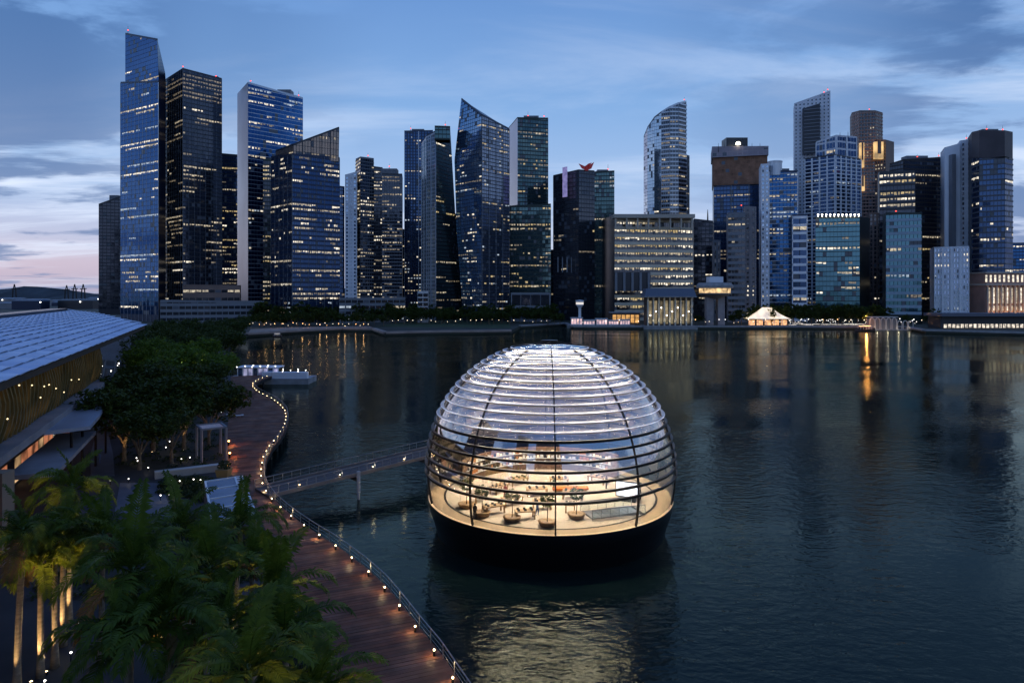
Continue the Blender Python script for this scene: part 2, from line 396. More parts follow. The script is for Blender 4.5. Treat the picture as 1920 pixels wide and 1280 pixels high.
def corner_fn(c, base_y):
    """a corner is (px or [(y, px), ...], depth)"""
    px, d = c
    if isinstance(px, (int, float)):
        return lambda z: Vector(((px - CX) / F * d, d, z))
    tab = sorted((zat(y, d), x) for y, x in px)
    def f(z):
        if z <= tab[0][0]: x = tab[0][1]
        elif z >= tab[-1][0]: x = tab[-1][1]
        else:
            for (a, u), (b, v) in zip(tab, tab[1:]):
                if z <= b: x = u + (v - u) * (z - a) / (b - a); break
        return Vector(((x - CX) / F * d, d, z))
    return f
def flat(px0, px1, d):
    """a face turned square to the camera"""
    a = ((px0 + px1) / 2 - CX) / F
    w = (px1 - px0) / F * d
    dd = -a * w / (1 + a * a) * .8
    return [(px0, d - dd / 2), (px1, d + dd / 2)]
def volume(parent, corners, tops, base=2.0, back=28.0, wall=None, glass=None, floor=4.0, colw=3.2, g0=6.0, pane_h=.74, pane_w=.88,
           lit_p=.12, lit_mats=(0, 1, 2), zones=(), band=None, pier=None, proud=.12, seed=1, roofmat=None, parapet=1.2, indiv=False, faces=None,
           band_name='spandrel', lit_h=.36, tilt=.004, run=.72):
    """one glazed volume: front faces between corner columns seen from left to right"""
    rnd = random.Random(seed)
    fn = [corner_fn(c, 0) for c in corners]
    nz = len(fn); zt = [zat(y, c[1]) for y, c in zip(tops, corners)]
    zb = base
    # back corners
    P0, P1 = fn[0](zb), fn[-1](zb)
    if nz == 3:
        Pm = fn[1](zb); off = [P1 - Pm, P0 - Pm]
        backs = [(lambda z, f=fn[0], o=P1 - Pm: f(z) + o)] if False else []
        ctr = (P0 + P1) / 2 - Pm
        bo = Vector((ctr.x * 1.0, max(ctr.y, 6) * 2.0, 0))
        bk = [lambda z: fn[1](z) + bo]
        bt = [min(zt)]
    else:
        d = (P1 - P0); nn = Vector((-d.y, d.x, 0)).normalized()
        if nn.y < 0: nn = -nn
        bk = [lambda z: fn[-1](z) + nn * back, lambda z: fn[0](z) + nn * back]
        bt = [zt[-1], zt[0]]
    allf = fn + bk; allt = zt + bt
    m = MB(); NV = 14 if any(not isinstance(c[0], (int, float)) for c in corners) else 1
    ring = [[f(zb + (tt - zb) * k / NV) for f, tt in zip(allf, allt)] for k in range(NV + 1)]
    K = len(allf)
    for k in range(NV):
        for i in range(K):
            j = (i + 1) % K
            m.face([ring[k][i], ring[k][j], ring[k + 1][j], ring[k + 1][i]])
    m.build('wall', wall, parent)
    m = MB(); top = ring[-1]
    m.face(top)
    if parapet:
        cen = sum(top, Vector()) / K
        for i in range(K):
            a, b = top[i], top[(i + 1) % K]
            o = Vector((0, 0, parapet / 2)); ia = (cen - a).normalized() * .3; ib = (cen - b).normalized() * .3
            m.bar(a + o + ia, b + o + ib, .5, parapet)
    m.build('roof', roofmat or wall, parent)
    mg = MB(); mb = MB(); mp = MB(); nband = 0
    for fi in range(nz - 1):
        if faces is not None and fi not in faces: continue
        A, B = fn[fi], fn[fi + 1]; za, zbt = zt[fi], zt[fi + 1]
        a0, b0 = A(zb), B(zb); tdir = (b0 - a0); wid = tdir.length; tdir.normalize()
        nrm = Vector((tdir.y, -tdir.x, 0))
        if nrm.dot(Vector((a0.x, a0.y, 0))) > 0: nrm = -nrm
        nc = max(2, round(wid / colw)); nf = int((max(za, zbt) - zb - g0) / floor)
        def pt(u, z, off): return A(z).lerp(B(z), u) + nrm * off
        def topz(u): return za + (zbt - za) * u
        for r_ in range(nf + 1):
            z0 = zb + g0 + r_ * floor; h = z0 / max(za, zbt)
            frac = (z0 - zb) / (max(za, zbt) - zb)
            pr = lit_p * 1.3 * rnd.choice((.15, .4, .8, 1.2, 2.0))
            mats = lit_mats; full = False
            for q in zones:
                if q[0] <= frac <= q[1]:
                    pr = q[2] * rnd.uniform(.6, 1.3); mats = q[3] if len(q) > 3 else lit_mats
            if lit_p > .04 and rnd.random() < .045: pr = .93
            on = rnd.random() < pr; mat = rnd.choice(mats)
            for c in range(nc):
                if rnd.random() > run:
                    cl_ = min(2.4, max(.05, .75 + 2.6 * mnoise.noise((c * .17 + seed * 7.3, r_ * .11, seed * 3.1 + fi))))
                    on = rnd.random() < (pr if pr > .85 else pr * cl_); mat = rnd.choice(mats)
                u0 = (c + .5 - pane_w / 2) / nc; u1 = (c + .5 + pane_w / 2) / nc
                zz0 = z0 + floor * (1 - pane_h) / 2; zz1 = z0 + floor * (1 + pane_h) / 2
                tl, tr = topz(u0) - .6, topz(u1) - .6
                if min(tl, tr) <= zz0 + .3: continue
                ta, tb = min(zz1, tl), min(zz1, tr)
                e = [proud + rnd.uniform(-1, 1) * tilt * floor for _ in range(3)]
                mg.face([pt(u0, zz0, e[0]), pt(u1, zz0, e[1]), pt(u1, tb, e[1] + e[2] - e[0]), pt(u0, ta, e[2])], 6 if rnd.random() < .07 + .25 * max(0, mnoise.noise((c * .3 + seed, r_ * .4, seed * 5.7))) else 0)
                if on and min(ta, tb) > zz1 - .3:      # the lit ceiling strip of a room, seen through its pane
                    lh = lit_h * floor * rnd.choice((.7, 1, 1, 1.25)); lo = max(zz0 + .1, zz1 - .12 - lh); v0 = rnd.choice((0, 0, .12, .3)); v1 = rnd.choice((1, 1, .88, .7))
                    ua, ub = u0 + (u1 - u0) * v0, u0 + (u1 - u0) * v1; q = max(e) + tilt * floor + .03
                    mg.face([pt(ua, lo, q), pt(ub, lo, q), pt(ub, zz1 - .12, q), pt(ua, zz1 - .12, q)], 1 + mat)
            if band:
                bh, bd = band
                zz0 = z0 - floor * bh / 2; zz1 = z0 + floor * bh / 2
                u0, u1 = 0.0, 1.0
                if min(za, zbt) < zz1:
                    if max(za, zbt) < zz1 + .2: continue
                    x = (zz1 - za) / (zbt - za) if abs(zbt - za) > 1e-6 else 0
                    if za > zbt: u1 = max(0.0, min(1, x))
                    else: u0 = max(0.0, min(1, x))
                    if u1 - u0 < .03: continue
                q = [pt(u0, zz0, -.2), pt(u1, zz0, -.2), pt(u1, zz0, bd), pt(u0, zz0, bd), pt(u0, zz1, -.2), pt(u1, zz1, -.2), pt(u1, zz1, bd), pt(u0, zz1, bd)]
                if indiv:
                    x = MB(); x.hexa(q); x.build(band_name, band_mat or wall, parent)
                else: mb.hexa(q)
        if pier:
            k, pw, pd = pier
            np_ = max(1, round(nc / k))
            for c in range(np_ + 1):
                u = c / np_; hw = pw / 2 / wid
                u0, u1 = max(0, u - hw), min(1, u + hw)
                zt_ = topz(u) + .02
                q = []
                for z in (zb, zt_):
                    q += [pt(u0, z, -.2), pt(u1, z, -.2), pt(u1, z, pd), pt(u0, z, pd)]
                if indiv:
                    x = MB(); x.hexa(q); x.build('pier', band_mat or wall, parent)
                else: mp.hexa(q)
    if mg.f: mg.build('glazing', [glass] + LW + [M_blind], parent, kind='stuff')
    if mb.f: mb.build('spandrel', band_mat or wall, parent, kind='stuff')
    if mp.f: mp.build('mullion', band_mat or wall, parent, kind='stuff')
    return fn, zt
band_mat = None
def bld(name, label, d, px, cat='tower'):
    return empty(name, ((px - CX) / F * d, d, 2.0), 0, label, cat, 'towers of the skyline')
def V(parent, *a, bmat=None, **k):
    """volume with world-space geometry under an Empty that sits at its base"""
    global band_mat
    band_mat = bmat
    before = set(o.name for o in parent.children)
    r = volume(parent, *a, **k)
    off = parent.location
    for o in parent.children:
        if o.name not in before: o.location = -off
    return r
def rooftop(parent, px0, px1, y0, y1, d, mat, back=10, name='plant_room'):
    a, b = at(px0, y1, d + 6), at(px1, y1, d + 6); zt = zat(y0, d + 6)
    m = MB(); m.box(a.x, b.x, a.y, a.y + back, a.z - 3, zt)
    w = b.x - a.x
    for i in range(max(2, int(w / 2.5))):
        x = a.x + w * (i + .5) / max(2, int(w / 2.5))
        m.box(x - .35, x + .35, a.y - .25, a.y + .02, a.z + .3, zt - .5)
    o = m.build(name, mat, parent); o.location = -parent.location
    return o
def mast(parent, px, y0, y1, d, r=.35):
    a, b = at(px, y1, d), at(px, y0, d)
    m = MB(); m.tube([a - Vector((0, 0, 4)), a.lerp(b, .5), b], [r, r * .7, r * .3], 6)
    o = m.build('mast', M_dark, parent); o.location = -parent.location
G_blue = glassmat('deep_blue', (.026, .095, .25), .06, .92)
G_navy = glassmat('navy', (.038, .082, .185), .08)
G_ink = glassmat('ink', (.05, .062, .09), .08)
G_sky = glassmat('sky_blue', (.30, .42, .60), .05, .85)
G_green = glassmat('green', (.08, .15, .17), .07)
G_teal = glassmat('teal', (.08, .20, .27), .07)
G_smoke = glassmat('smoke', (.09, .10, .12), .1)
W_dark = pmat('dark_cladding', (.034, .040, .052), .35, .4)
W_navy = pmat('navy_cladding', (.02, .035, .075), .3, .5)
W_grey = pmat('grey_cladding', (.20, .21, .23), .55, var=.12, vscale=.05)
W_pale = pmat('pale_cladding', (.76, .77, .80), .55, var=.10, vscale=.05)
W_lite = pmat('white_cladding', (.85, .86, .88), .5, var=.08, vscale=.05)
W_beige = pmat('beige_cladding', (.52, .45, .36), .6, var=.12, vscale=.05)
W_brown = pmat('brown_stone', (.20, .13, .10), .6, var=.2, vscale=.05)
W_brick = pmat('pink_stone', (.42, .25, .19), .7, var=.2, vscale=.1)
W_green = pmat('green_cladding', (.018, .035, .035), .35, .4)
W_alu = pmat('aluminium_cladding', (.50, .54, .60), .32, .6, var=.1, vscale=.04)

b = bld('office_tower', 'low dark slab tower beside the tallest blue tower', 820, 205)
V(b, flat(185, 230, 820), [384, 368], wall=W_dark, glass=G_ink, lit_p=.03, seed=1, colw=4); rooftop(b, 205, 222, 366, 372, 820, W_grey)
b = bld('office_tower', 'tallest blue glass tower with a slanted top', 620, 265)
V(b, [(226, 650), (297, 618), (311, 640)], [156, 154, 158], wall=W_navy, glass=G_blue, lit_p=.10, lit_mats=(1, 2, 3), seed=2, pane_h=.9, pane_w=.96, colw=3.0, faces=[0], pier=(2, .18, .3), bmat=W_alu,
  zones=[(.70, .72, .5, (1, 2)), (.62, .64, .4, (1, 3)), (.40, .44, .45, (1, 2, 3)), (.14, .19, .35, (1, 2))])
V(b, [(235, 652), ([(160, 298), (78, 295)], 622), ([(160, 311), (138, 310), (78, 296)], 640)], [64, 75, 77], base=zat(160, 622), g0=1, wall=W_navy, glass=G_blue, lit_p=.03, seed=3, pane_h=.9, pane_w=.96, colw=3.0, faces=[0],
  zones=[(.0, .14, .6, (1, 2)), (.72, .8, .3, (3, 0))])
b = bld('office_tower', 'dark tower with a gold louvred crown between two blue glass towers', 640, 343)
V(b, [(299, 680), (343, 640), (416, 668)], [158, 130, 149], wall=W_dark, glass=G_ink, lit_p=.17, lit_mats=(0, 0, 1, 2), seed=4, colw=2.6, floor=3.9, pier=(2, .2, .35), bmat=W_grey,
  zones=[(.885, .99, .95, (0,)), (.86, .88, .35, (1, 2)), (.78, .80, .5, (0, 1)), (.66, .72, .05), (.5, .6, .28, (0, 1, 1)), (.24, .45, .3, (0, 0, 1))])
b = bld('office_tower', 'short tower with bright yellow floors between a dark tower and a grey edged tower', 760, 430)
V(b, flat(412, 447, 760), [289, 292], wall=W_dark, glass=G_navy, lit_p=.25, lit_mats=(0, 1, 4), seed=5, colw=2.4, zones=[(.42, .62, .7, (4, 4, 2)), (.1, .36, .6, (4, 2, 0))], run=.85)
b = bld('office_tower', 'blue glass tower with a pale grey side wall and lit upper floors', 650, 466)
V(b, [(445, 690), (465, 650), (568, 690)], [178, 156, 185], wall=W_alu, glass=G_blue, lit_p=.12, lit_mats=(1, 2, 3), seed=6, colw=3.0, pane_h=.86, pane_w=.96, faces=[1],
  zones=[(.72, .985, .62, (3, 0, 1, 2)), (.64, .68, .35, (1, 2)), (.5, .62, .04)])
b = bld('office_tower', 'narrow dark tower with greenish lit windows tucked behind a crowned tower', 660, 500)
V(b, flat(487, 520, 662), [302, 296], wall=W_green, glass=G_ink, lit_p=.45, lit_mats=(0, 1, 4), seed=7, colw=2.4, run=.6)
b = bld('office_tower', 'dark blue tower with a glowing glass crown', 606, 548)
V(b, [(508, 635), (548, 606), (637, 635)], [296, 290, 297], wall=W_navy, glass=G_navy, lit_p=.42, lit_mats=(0, 1, 1, 2), seed=8, colw=2.0, floor=4.2, pane_h=.6, run=.6, pier=(4, .25, .35), bmat=W_grey,
  zones=[(.70, .86, .04), (.87, .94, .4, (1, 2)), (.36, .50, .12), (.0, .1, .5, (0, 3))])
V(b, [(517, 634), (550, 612), ([(300, 635), (240, 636)], 633)], [284, 272, 240], base=zat(296, 612), g0=.5, wall=W_dark, glass=pmat('crown_glass', (.30, .22, .18), .12, .5), lit_p=.30, lit_mats=(0, 0, 1), seed=9,
  colw=2.6, floor=5.5, pane_h=.93, pane_w=.8, pier=(3, .5, .3), run=.4)
V(b, [(630, 638), (646, 642)], [350, 352], wall=W_navy, glass=G_navy, lit_p=.15, seed=10, back=20)
b = bld('apartment_tower', 'slim pale white apartment slab beside a dark twin condominium', 640, 658)
V(b, flat(647, 669, 640), [330, 324], wall=W_pale, glass=G_sky, lit_p=.03, seed=11, colw=4.2, floor=3.4, pane_w=.45, pane_h=.5, proud=-.001 + .05, pier=(2, 1.2, .7))
b = bld('apartment_tower', 'dark twin condominium with many lit flats and stepped roofs', 650, 700)
V(b, [(667, 668), (676, 650), (701, 660)], [300, 296, 299], wall=W_grey, glass=G_ink, lit_p=.25, lit_mats=(0, 1, 2), seed=12, colw=2.3, floor=3.3, run=.45, band=(.22, .5))
V(b, flat(701, 717, 664), [314, 316], wall=W_dark, glass=G_ink, lit_p=.4, lit_mats=(0, 1, 2), seed=13, colw=2.3, floor=3.3, run=.45, band=(.22, .5))
V(b, flat(716, 754, 655), [327, 328], wall=W_dark, glass=G_ink, lit_p=.3, lit_mats=(0, 0, 1), seed=14, colw=2.3, floor=3.3, run=.45, band=(.22, .5), bmat=W_grey)
rooftop(b, 714, 744, 316, 328, 655, W_grey)
b = bld('apartment_tower', 'slender blue dotted tower behind a pale finned tower', 760, 780)
V(b, flat(758, 812, 760), [247, 246], wall=W_navy, glass=G_navy, lit_p=.24, lit_mats=(3, 1, 2, 0), seed=15, colw=3.2, floor=3.4, run=.35, pane_w=.6, pier=(4, .6, .4), bmat=W_alu, zones=[(.0, .4, .42, (2, 1, 3))])
b = bld('office_tower', 'pale green finned tower with a curved shoulder and dark flank', 640, 817)
V(b, [(791, 664), (800, 652), (817, 640), ([(570, 864), (239, 844)], 668)], [270, 256, 247, 243], wall=W_dark, glass=G_green, lit_p=.05, seed=16, colw=3, floor=3.6, faces=[2], zones=[(.0, .3, .16, (0, 1)), (.52, .6, .2, (4, 1)), (.8, .9, .15, (1, 2))])
V(b, [(790.5, 661), (800, 649.5), (817.5, 637.5)], [272, 258, 249], wall=W_alu, glass=glassmat('pale_green', (.30, .40, .44), .12, .7), lit_p=.0, seed=17, colw=3.4, floor=3.6, pane_w=.7, pier=(2, .7, .6), bmat=W_alu)
V(b, flat(815, 844, 632), [238, 239], base=zat(262, 632), g0=1, wall=W_green, glass=G_green, lit_p=.0, seed=18, back=14)
b = bld('apartment_tower', 'sail shaped blue glass tower with a sharp pointed peak', 610, 903)
V(b, [([(590, 868), (430, 856), (300, 852), (186, 865)], 640), (903, 612), (955, 640)], [186, 216, 243], wall=W_navy, glass=glassmat('sail_blue', (.15, .26, .42), .07, .8), lit_p=.13, lit_mats=(1, 3, 2, 0), seed=19, colw=3.0, floor=3.3, run=.25, pane_h=.84, pane_w=.9, faces=[0])
V(b, [(903.5, 611.6), (955, 639.2)], [216, 243], wall=W_dark, glass=glassmat('sail_grey', (.14, .18, .26), .09, .75), lit_p=.12, lit_mats=(1, 0, 3, 4), seed=20, colw=2.8, floor=3.3, run=.25, back=.4, parapet=0, pier=(3, .5, .35), bmat=W_grey)
b = bld('office_tower', 'green glass tower with a plain pale side above a wider base', 690, 990)
V(b, [(954, 720), (970, 690), (1028, 700)], [241, 222, 223], wall=W_green, glass=G_green, lit_p=.3, lit_mats=(0, 1, 1), seed=21, colw=2.8, faces=[1], pane_h=.7, run=.5, zones=[(.52, .95, .36, (0, 0, 1, 4)), (.45, .52, .1)])
V(b, flat(952, 1033, 668), [388, 384], wall=W_green, glass=G_green, lit_p=.25, lit_mats=(0, 1, 4), seed=22, colw=2.8, back=18, run=.45, zones=[(.3, .65, .3, (1, 4, 0)), (.0, .28, .05)])
V(b, [(953.6, 719), (970.2, 689.4)], [241, 222], base=zat(386, 700), g0=1, wall=W_alu, glass=G_sky, lit_p=0, colw=30, pane_w=.01, pane_h=.01, back=.3, parapet=0)
b = bld('office_tower', 'dark blocky tower with a red winged emblem on its roof', 640, 1095)
V(b, [(1037, 660), (1085, 640), (1115, 648)], [331, 320, 322], wall=W_dark, glass=G_smoke, lit_p=.04, lit_mats=(0, 1), seed=23, colw=3.2, zones=[(.52, .60, .3, (1, 0, 4)), (.36, .42, .22, (0, 1)), (.0, .3, .01)])
V(b, flat(1113, 1152, 655), [324, 322], wall=W_green, glass=G_green, lit_p=.06, lit_mats=(0, 1), seed=24, colw=2.6, zones=[(.88, 1, .8, (3, 0)), (.5, .62, .4, (0, 4)), (.0, .3, .01)])
m = MB(); c = at(1100, 320, 642)          # red emblem: a stem with two raised wings
k = 642 / F
for pts in ([(-3, 0), (3, 0), (4, -9), (-3, -9)], [(-15, -13), (-1, -7), (-2, -1), (-9, -4)], [(14, -16), (2, -8), (2, -1), (9, -4)], [(-3, -8), (4, -8), (10, -15), (3, -13)]):
    q = [(c.x + x * k, c.y - .4, c.z - y * k) for x, y in pts]
    m.hexa([q[0], q[1], (q[1][0], q[1][1] + 1, q[1][2]), (q[0][0], q[0][1] + 1, q[0][2]), q[3], q[2], (q[2][0], q[2][1] + 1, q[2][2]), (q[3][0], q[3][1] + 1, q[3][2])])
o = m.build('emblem', pmat('red_sign', (.45, .03, .03), .5, emit=(1, .10, .10), estr=.06), b); o.location = -b.location
m = MB(); a = at(1054, 316, 650); e = at(1063, 370, 645); m.hexa([(a.x, 644, e.z), (e.x, 640, e.z), (e.x, 642, e.z), (a.x, 646, e.z), (a.x, 644, a.z), (e.x, 640, a.z), (e.x, 642, a.z), (a.x, 646, a.z)])
o = m.build('sign_blade', pmat('lilac_sign', (.4, .35, .6), .5, emit=(.62, .52, 1), estr=.24, evar=.5, escale=.3), b); o.location = -b.location
m = MB()
for i in range(5):
    p0 = at(1046 + i * 8.5, 495, 656 - i * 3.0); p1 = at(1046 + i * 8.5, 482, 656 - i * 3.0)
    m.box(p0.x - .55, p0.x + .55, p0.y - 1.8, p0.y - .2, p0.z - 8, p1.z)
o = m.build('fin', W_grey, b, kind='stuff'); o.location = -b.location
b = bld('hotel_block', 'broad banded block with warm lit floors and a dark attic row', 610, 1226)
V(b, [(1152, 612), (1299, 622)], [405, 405], wall=W_dark, glass=G_smoke, lit_p=.5, lit_mats=(0, 0, 1), seed=25, colw=2.4, floor=6.8, g0=2.5, pane_h=.8, lit_h=.34, run=.8, band=(.40, 1.4), bmat=pmat('cream_band', (.66, .58, .44), .6, var=.1, vscale=.1), indiv=True, zones=[(.88, 1, .03), (.0, .88, 1.3, (1, 1, 0, 2, 4))], band_name='balcony_band', back=40)
m = MB()
for i in range(8):
    p0 = at(1154 + i * 20.4, 430, 610); m.box(p0.x - .7, p0.x + .7, 607.6, 611, p0.z, zat(408, 610))
o = m.build('attic_pier', W_beige, b, kind='stuff'); o.location = -b.location
m = MB(); p0, p1 = at(1150, 409, 609), at(1302, 404, 609); m.box(p0.x, p1.x, 606.5, 640, p0.z, p1.z + 1)
o = m.build('cornice', W_beige, b); o.location = -b.location
m = MB(); p0, p1 = at(1153, 546, 606), at(1219, 510, 606); m.box(p0.x, p1.x, 604.5, 609.5, p0.z, p1.z)
o = m.build('recess_front', W_dark, b); o.location = -b.location
for i in range(5):
    m = MB(); q = at(1155 + i * 15.3, 546, 604); m.box(q.x - 1, q.x + 1, 602.6, 604.4, q.z, zat(511, 604))
    o = m.build('pillar', W_grey, b); o.location = -b.location
b = bld('office_tower', 'tall tower with a curved swept top rising behind a banded block', 720, 1250)
V(b, [(1207, 752), (1214, 742), (1227, 733), (1240, 727)], [258, 240, 221, 211], wall=W_grey, glass=glassmat('pearl', (.42, .50, .60), .06, .85), lit_p=.02, seed=26, colw=2.6, floor=3.6, pane_h=.9, pane_w=.95, back=24)
V(b, [(1240, 726.5), (1256, 722), (1272, 722), (1287, 730)], [211, 201, 194, 191], wall=W_alu, glass=G_smoke, lit_p=.25, lit_mats=(0, 0, 1), seed=27, colw=2.6, floor=4.4, pane_h=.7, band=(.36, .9), bmat=W_alu, back=24, zones=[(.0, .55, .4, (0, 0, 1)), (.85, 1, .02)])
V(b, [(1286.5, 732), (1293, 738)], [292, 294], wall=W_dark, glass=G_smoke, lit_p=.1, seed=28, back=18)
b = bld('office_block', 'low dark block with a thin roof spire beside a banded block', 700, 1318)
V(b, flat(1301, 1337, 700), [412, 416], wall=W_dark, glass=G_ink, lit_p=.07, seed=29, colw=3.6); mast(b, 1327, 393, 414, 704, .9)
b = bld('office_tower', 'tower wrapped in brown construction netting with a lit rooftop box', 690, 1388)
V(b, flat(1338, 1438, 690), [345, 345], wall=W_navy, glass=G_navy, lit_p=.07, lit_mats=(0, 1), seed=30, colw=3.2, pier=(5, 1, .5), bmat=W_grey, parapet=0, back=36)
V(b, flat(1337, 1439, 688), [292, 292], base=zat(346, 688), g0=.5, wall=pmat('brown_netting', (.34, .17, .10), .9, var=.3, vscale=.1), glass=pmat('netting_panel', (.30, .15, .09), .9, var=.5, vscale=.15), lit_p=.02, seed=31, colw=4, floor=4, pane_w=.9, pane_h=.85, back=38, parapet=0)
V(b, flat(1335, 1441, 686), [277, 276], base=zat(293, 686), g0=.5, wall=pmat('rose_grey', (.40, .34, .36), .7, var=.2, vscale=.1), glass=pmat('grey_panel', (.36, .30, .33), .7), lit_p=.03, seed=32, colw=5, floor=4.5, pane_w=.8, back=40)
rooftop(b, 1362, 1402, 258, 277, 690, W_dark, 16)
m = MB(); q = at(1384, 269, 686); m.lathe([(0, 0), (2.2, .5), (2.4, 2), (1.5, 3.2), (0, 3.6)], 12, (q.x, q.y, q.z - 1.8)); o = m.build('floodlight', pmat('flood_lamp', (.8, .8, .7), emit=(1, .92, .7), estr=6), b); o.location = -b.location
for px in (1347, 1358, 1372, 1410, 1425): mast(b, px, 268, 278, 690, .3)
b = bld('office_tower', 'narrow concrete core slab in front of the netted tower', 640, 1349)
V(b, flat(1338, 1351, 640), [452, 452], wall=W_grey, glass=G_smoke, lit_p=.02, seed=33, colw=4, pane_w=.4)
b = bld('office_tower', 'grey banded office slab with a taller plain end wall', 610, 1390)
V(b, flat(1365, 1397, 610), [401, 400], wall=W_grey, glass=G_smoke, lit_p=.12, lit_mats=(0, 1), seed=34, floor=5.2, colw=3, band=(.5, .9), bmat=W_grey, indiv=True, band_name='sill_band')
V(b, flat(1396.5, 1418, 612), [389, 390], wall=pmat('warm_grey', (.26, .23, .23), .6, var=.1, vscale=.05), glass=G_smoke, lit_p=.1, seed=35, colw=6, pane_w=.35, pane_h=.4, pier=(1, 2.2, .6))
b = bld('office_tower', 'white gridded tower with blue glass bays and a round stair head', 620, 1460)
V(b, flat(1427, 1442, 622), [310, 309], wall=W_lite, glass=G_sky, lit_p=.02, seed=36, colw=5, pane_w=.4, pane_h=.5, floor=3.8)
V(b, flat(1441.5, 1496, 626), [322, 322], wall=W_navy, glass=G_blue, lit_p=.16, lit_mats=(3, 1, 0), seed=37, colw=3, floor=3.8, pier=(7, 1.4, .8), band=(.14, .5), bmat=W_pale, zones=[(.52, .6, .6, (3, 1)), (.7, .75, .5, (3,))])
m = MB(); q = at(1453, 322, 632); m.lathe([(6.2, -4), (6.2, 8.2), (6.6, 8.2), (6.6, 9.4), (0, 9.6)], 20, (q.x, q.y, q.z)); o = m.build('stair_head', W_alu, b, smooth=False); o.location = -b.location
V(b, flat(1485, 1514, 606), [405, 404], wall=W_navy, glass=G_navy, lit_p=.08, seed=38, colw=5.5, floor=7.0, g0=2, band=(.34, .8), pier=(3, 1.6, .8), bmat=W_lite, indiv=True, back=22, band_name='grid_beam')
b = bld('office_tower', 'tall white slant topped tower with a dark slotted panel', 760, 1523)
V(b, [(1489, 765), (1557, 752)], [196, 172], wall=W_pale, glass=G_smoke, lit_p=.05, seed=39, colw=4.2, floor=4, pane_w=.34, pane_h=.4, zones=[(.0, 1, .015)])
m = MB(); p0, p1 = at(1505, 290, 757), at(1536, 200, 752); m.hexa([(p0.x, 756, p0.z), (p1.x, 750, p0.z), (p1.x, 752, p0.z), (p0.x, 758, p0.z), (p0.x, 756, p1.z - 1), (p1.x, 750, p1.z + 3), (p1.x, 752, p1.z + 3), (p0.x, 758, p1.z - 1)])
o = m.build('slot_panel', W_dark, b); o.location = -b.location
for i in range(13):
    m = MB(); z = p0.z + 2 + i * 3.9; m.hexa([(p0.x + .8, 755.2, z), (p1.x - .8, 749.2, z), (p1.x - .8, 750.4, z), (p0.x + .8, 756.4, z), (p0.x + .8, 755.2, z + .9), (p1.x - .8, 749.2, z + .9), (p1.x - .8, 750.4, z + .9), (p0.x + .8, 756.4, z + .9)])
    o = m.build('slat', W_grey, b); o.location = -b.location
b = bld('office_tower', 'white stepped tower with vertical fins and open crown storeys', 690, 1560)
V(b, [(1509, 712), (1566, 690), (1614, 705)], [299, 291, 300], wall=W_dark, glass=G_navy, lit_p=.08, lit_mats=(0, 3), seed=40, colw=2.4, floor=3.8, pier=(3, 1.5, 1.0), band=(.26, .6), bmat=W_lite, zones=[(.93, 1, .0)])
V(b, [(1530, 716), (1568, 698), (1606, 708)], [268, 255, 258], base=zat(293, 698), g0=.5, wall=W_pale, glass=G_navy, lit_p=.03, seed=41, colw=4, floor=7.5, pier=(3, 1.8, .8), bmat=W_lite)
mast(b, 1590, 246, 258, 700); mast(b, 1575, 248, 256, 700)
b = bld('office_tower', 'brown octagonal tower with golden floodlit recesses', 790, 1627)
V(b, [(1597, 809), (1612, 792), (1641, 787), (1655, 797)], [213, 209, 209, 213], wall=W_brown, glass=G_smoke, lit_p=.04, lit_mats=(0, 1), seed=42, colw=3.4, floor=4, pane_w=.6, pane_h=.6, back=24, band=(.3, .4), bmat=W_brick, zones=[(.76, .83, .4, (0,))])
V(b, [(1640, 788), (1661, 778)], [262, 264], wall=W_brown, glass=G_smoke, lit_p=.05, lit_mats=(0, 1), seed=43, colw=3.4, floor=4, pane_w=.6, pane_h=.6, back=20)
MG = pmat('floodlit_glow', (.55, .36, .18), .6, emit=(1, .62, .24), estr=.75, evar=.6, escale=.09)  # floodlight on the recess stone put in as emission
for (x0, x1, y0, y1, d) in ((1613, 1620, 268, 314, 787), (1640, 1656, 266, 298, 778), (1613, 1621, 330, 358, 787)):
    m = MB(); p0, p1 = at(x0, y1, d), at(x1, y0, d); w = (p1.x - p0.x); h_ = p1.z - p0.z
    m.box(p0.x, p1.x, d - .6, d + 3, p0.z, p1.z); o = m.build('lit_recess', MG, b); o.location = -b.location
    m = MB(); m.box(p0.x + w * .3, p1.x - w * .3, d - 1.2, d - .5, p0.z + h_ * .3, p1.z); o = m.build('shaft', W_brown, b); o.location = -b.location
b = bld('office_block', 'teal glass block with lamps along its roof edge', 590, 1580)
V(b, [(1529, 600), (1612, 590), (1631, 618)], [409, 408, 411], wall=W_green, glass=G_teal, lit_p=.05, lit_mats=(0, 1, 2), seed=44, colw=3.0, floor=4.3, pane_h=.85, pane_w=.95, faces=[0], zones=[(.42, .56, .5, (1, 2, 0)), (.3, .36, .4, (0, 1)), (.7, .76, .2, (0,)), (.05, .1, .4, (0,))])
for i in range(11):
    q = at(1534 + i * 7.6, 404, 592 - .7 * i); m = MB(); m.lathe([(0, -1.2), (.25, -1.2), (.25, .2), (.7, .4), (.7, 1), (0, 1.3)], 8, q); o = m.build('roof_lamp', M_lampc, b); o.location = -b.location
b = bld('office_tower', 'thin brown service tower wedged behind a teal glass block', 650, 1640)
V(b, flat(1630, 1652, 650), [400, 402], wall=W_brown, glass=G_smoke, lit_p=.06, seed=45, colw=3, pane_w=.5)
b = bld('office_tower', 'broad dark brown tower with bright warm floors on its corner wing', 660, 1720)
V(b, [(1668, 672), (1694, 660), (1772, 672)], [309, 301, 296], wall=pmat('dark_brown_stone', (.045, .035, .032), .5), glass=G_ink, lit_p=.10, lit_mats=(0, 1), seed=46, colw=2.8, floor=4, band=(.34, .3), zones=[(.40, .43, .7, (1, 4)), (.1, .3, .12, (1, 4))])
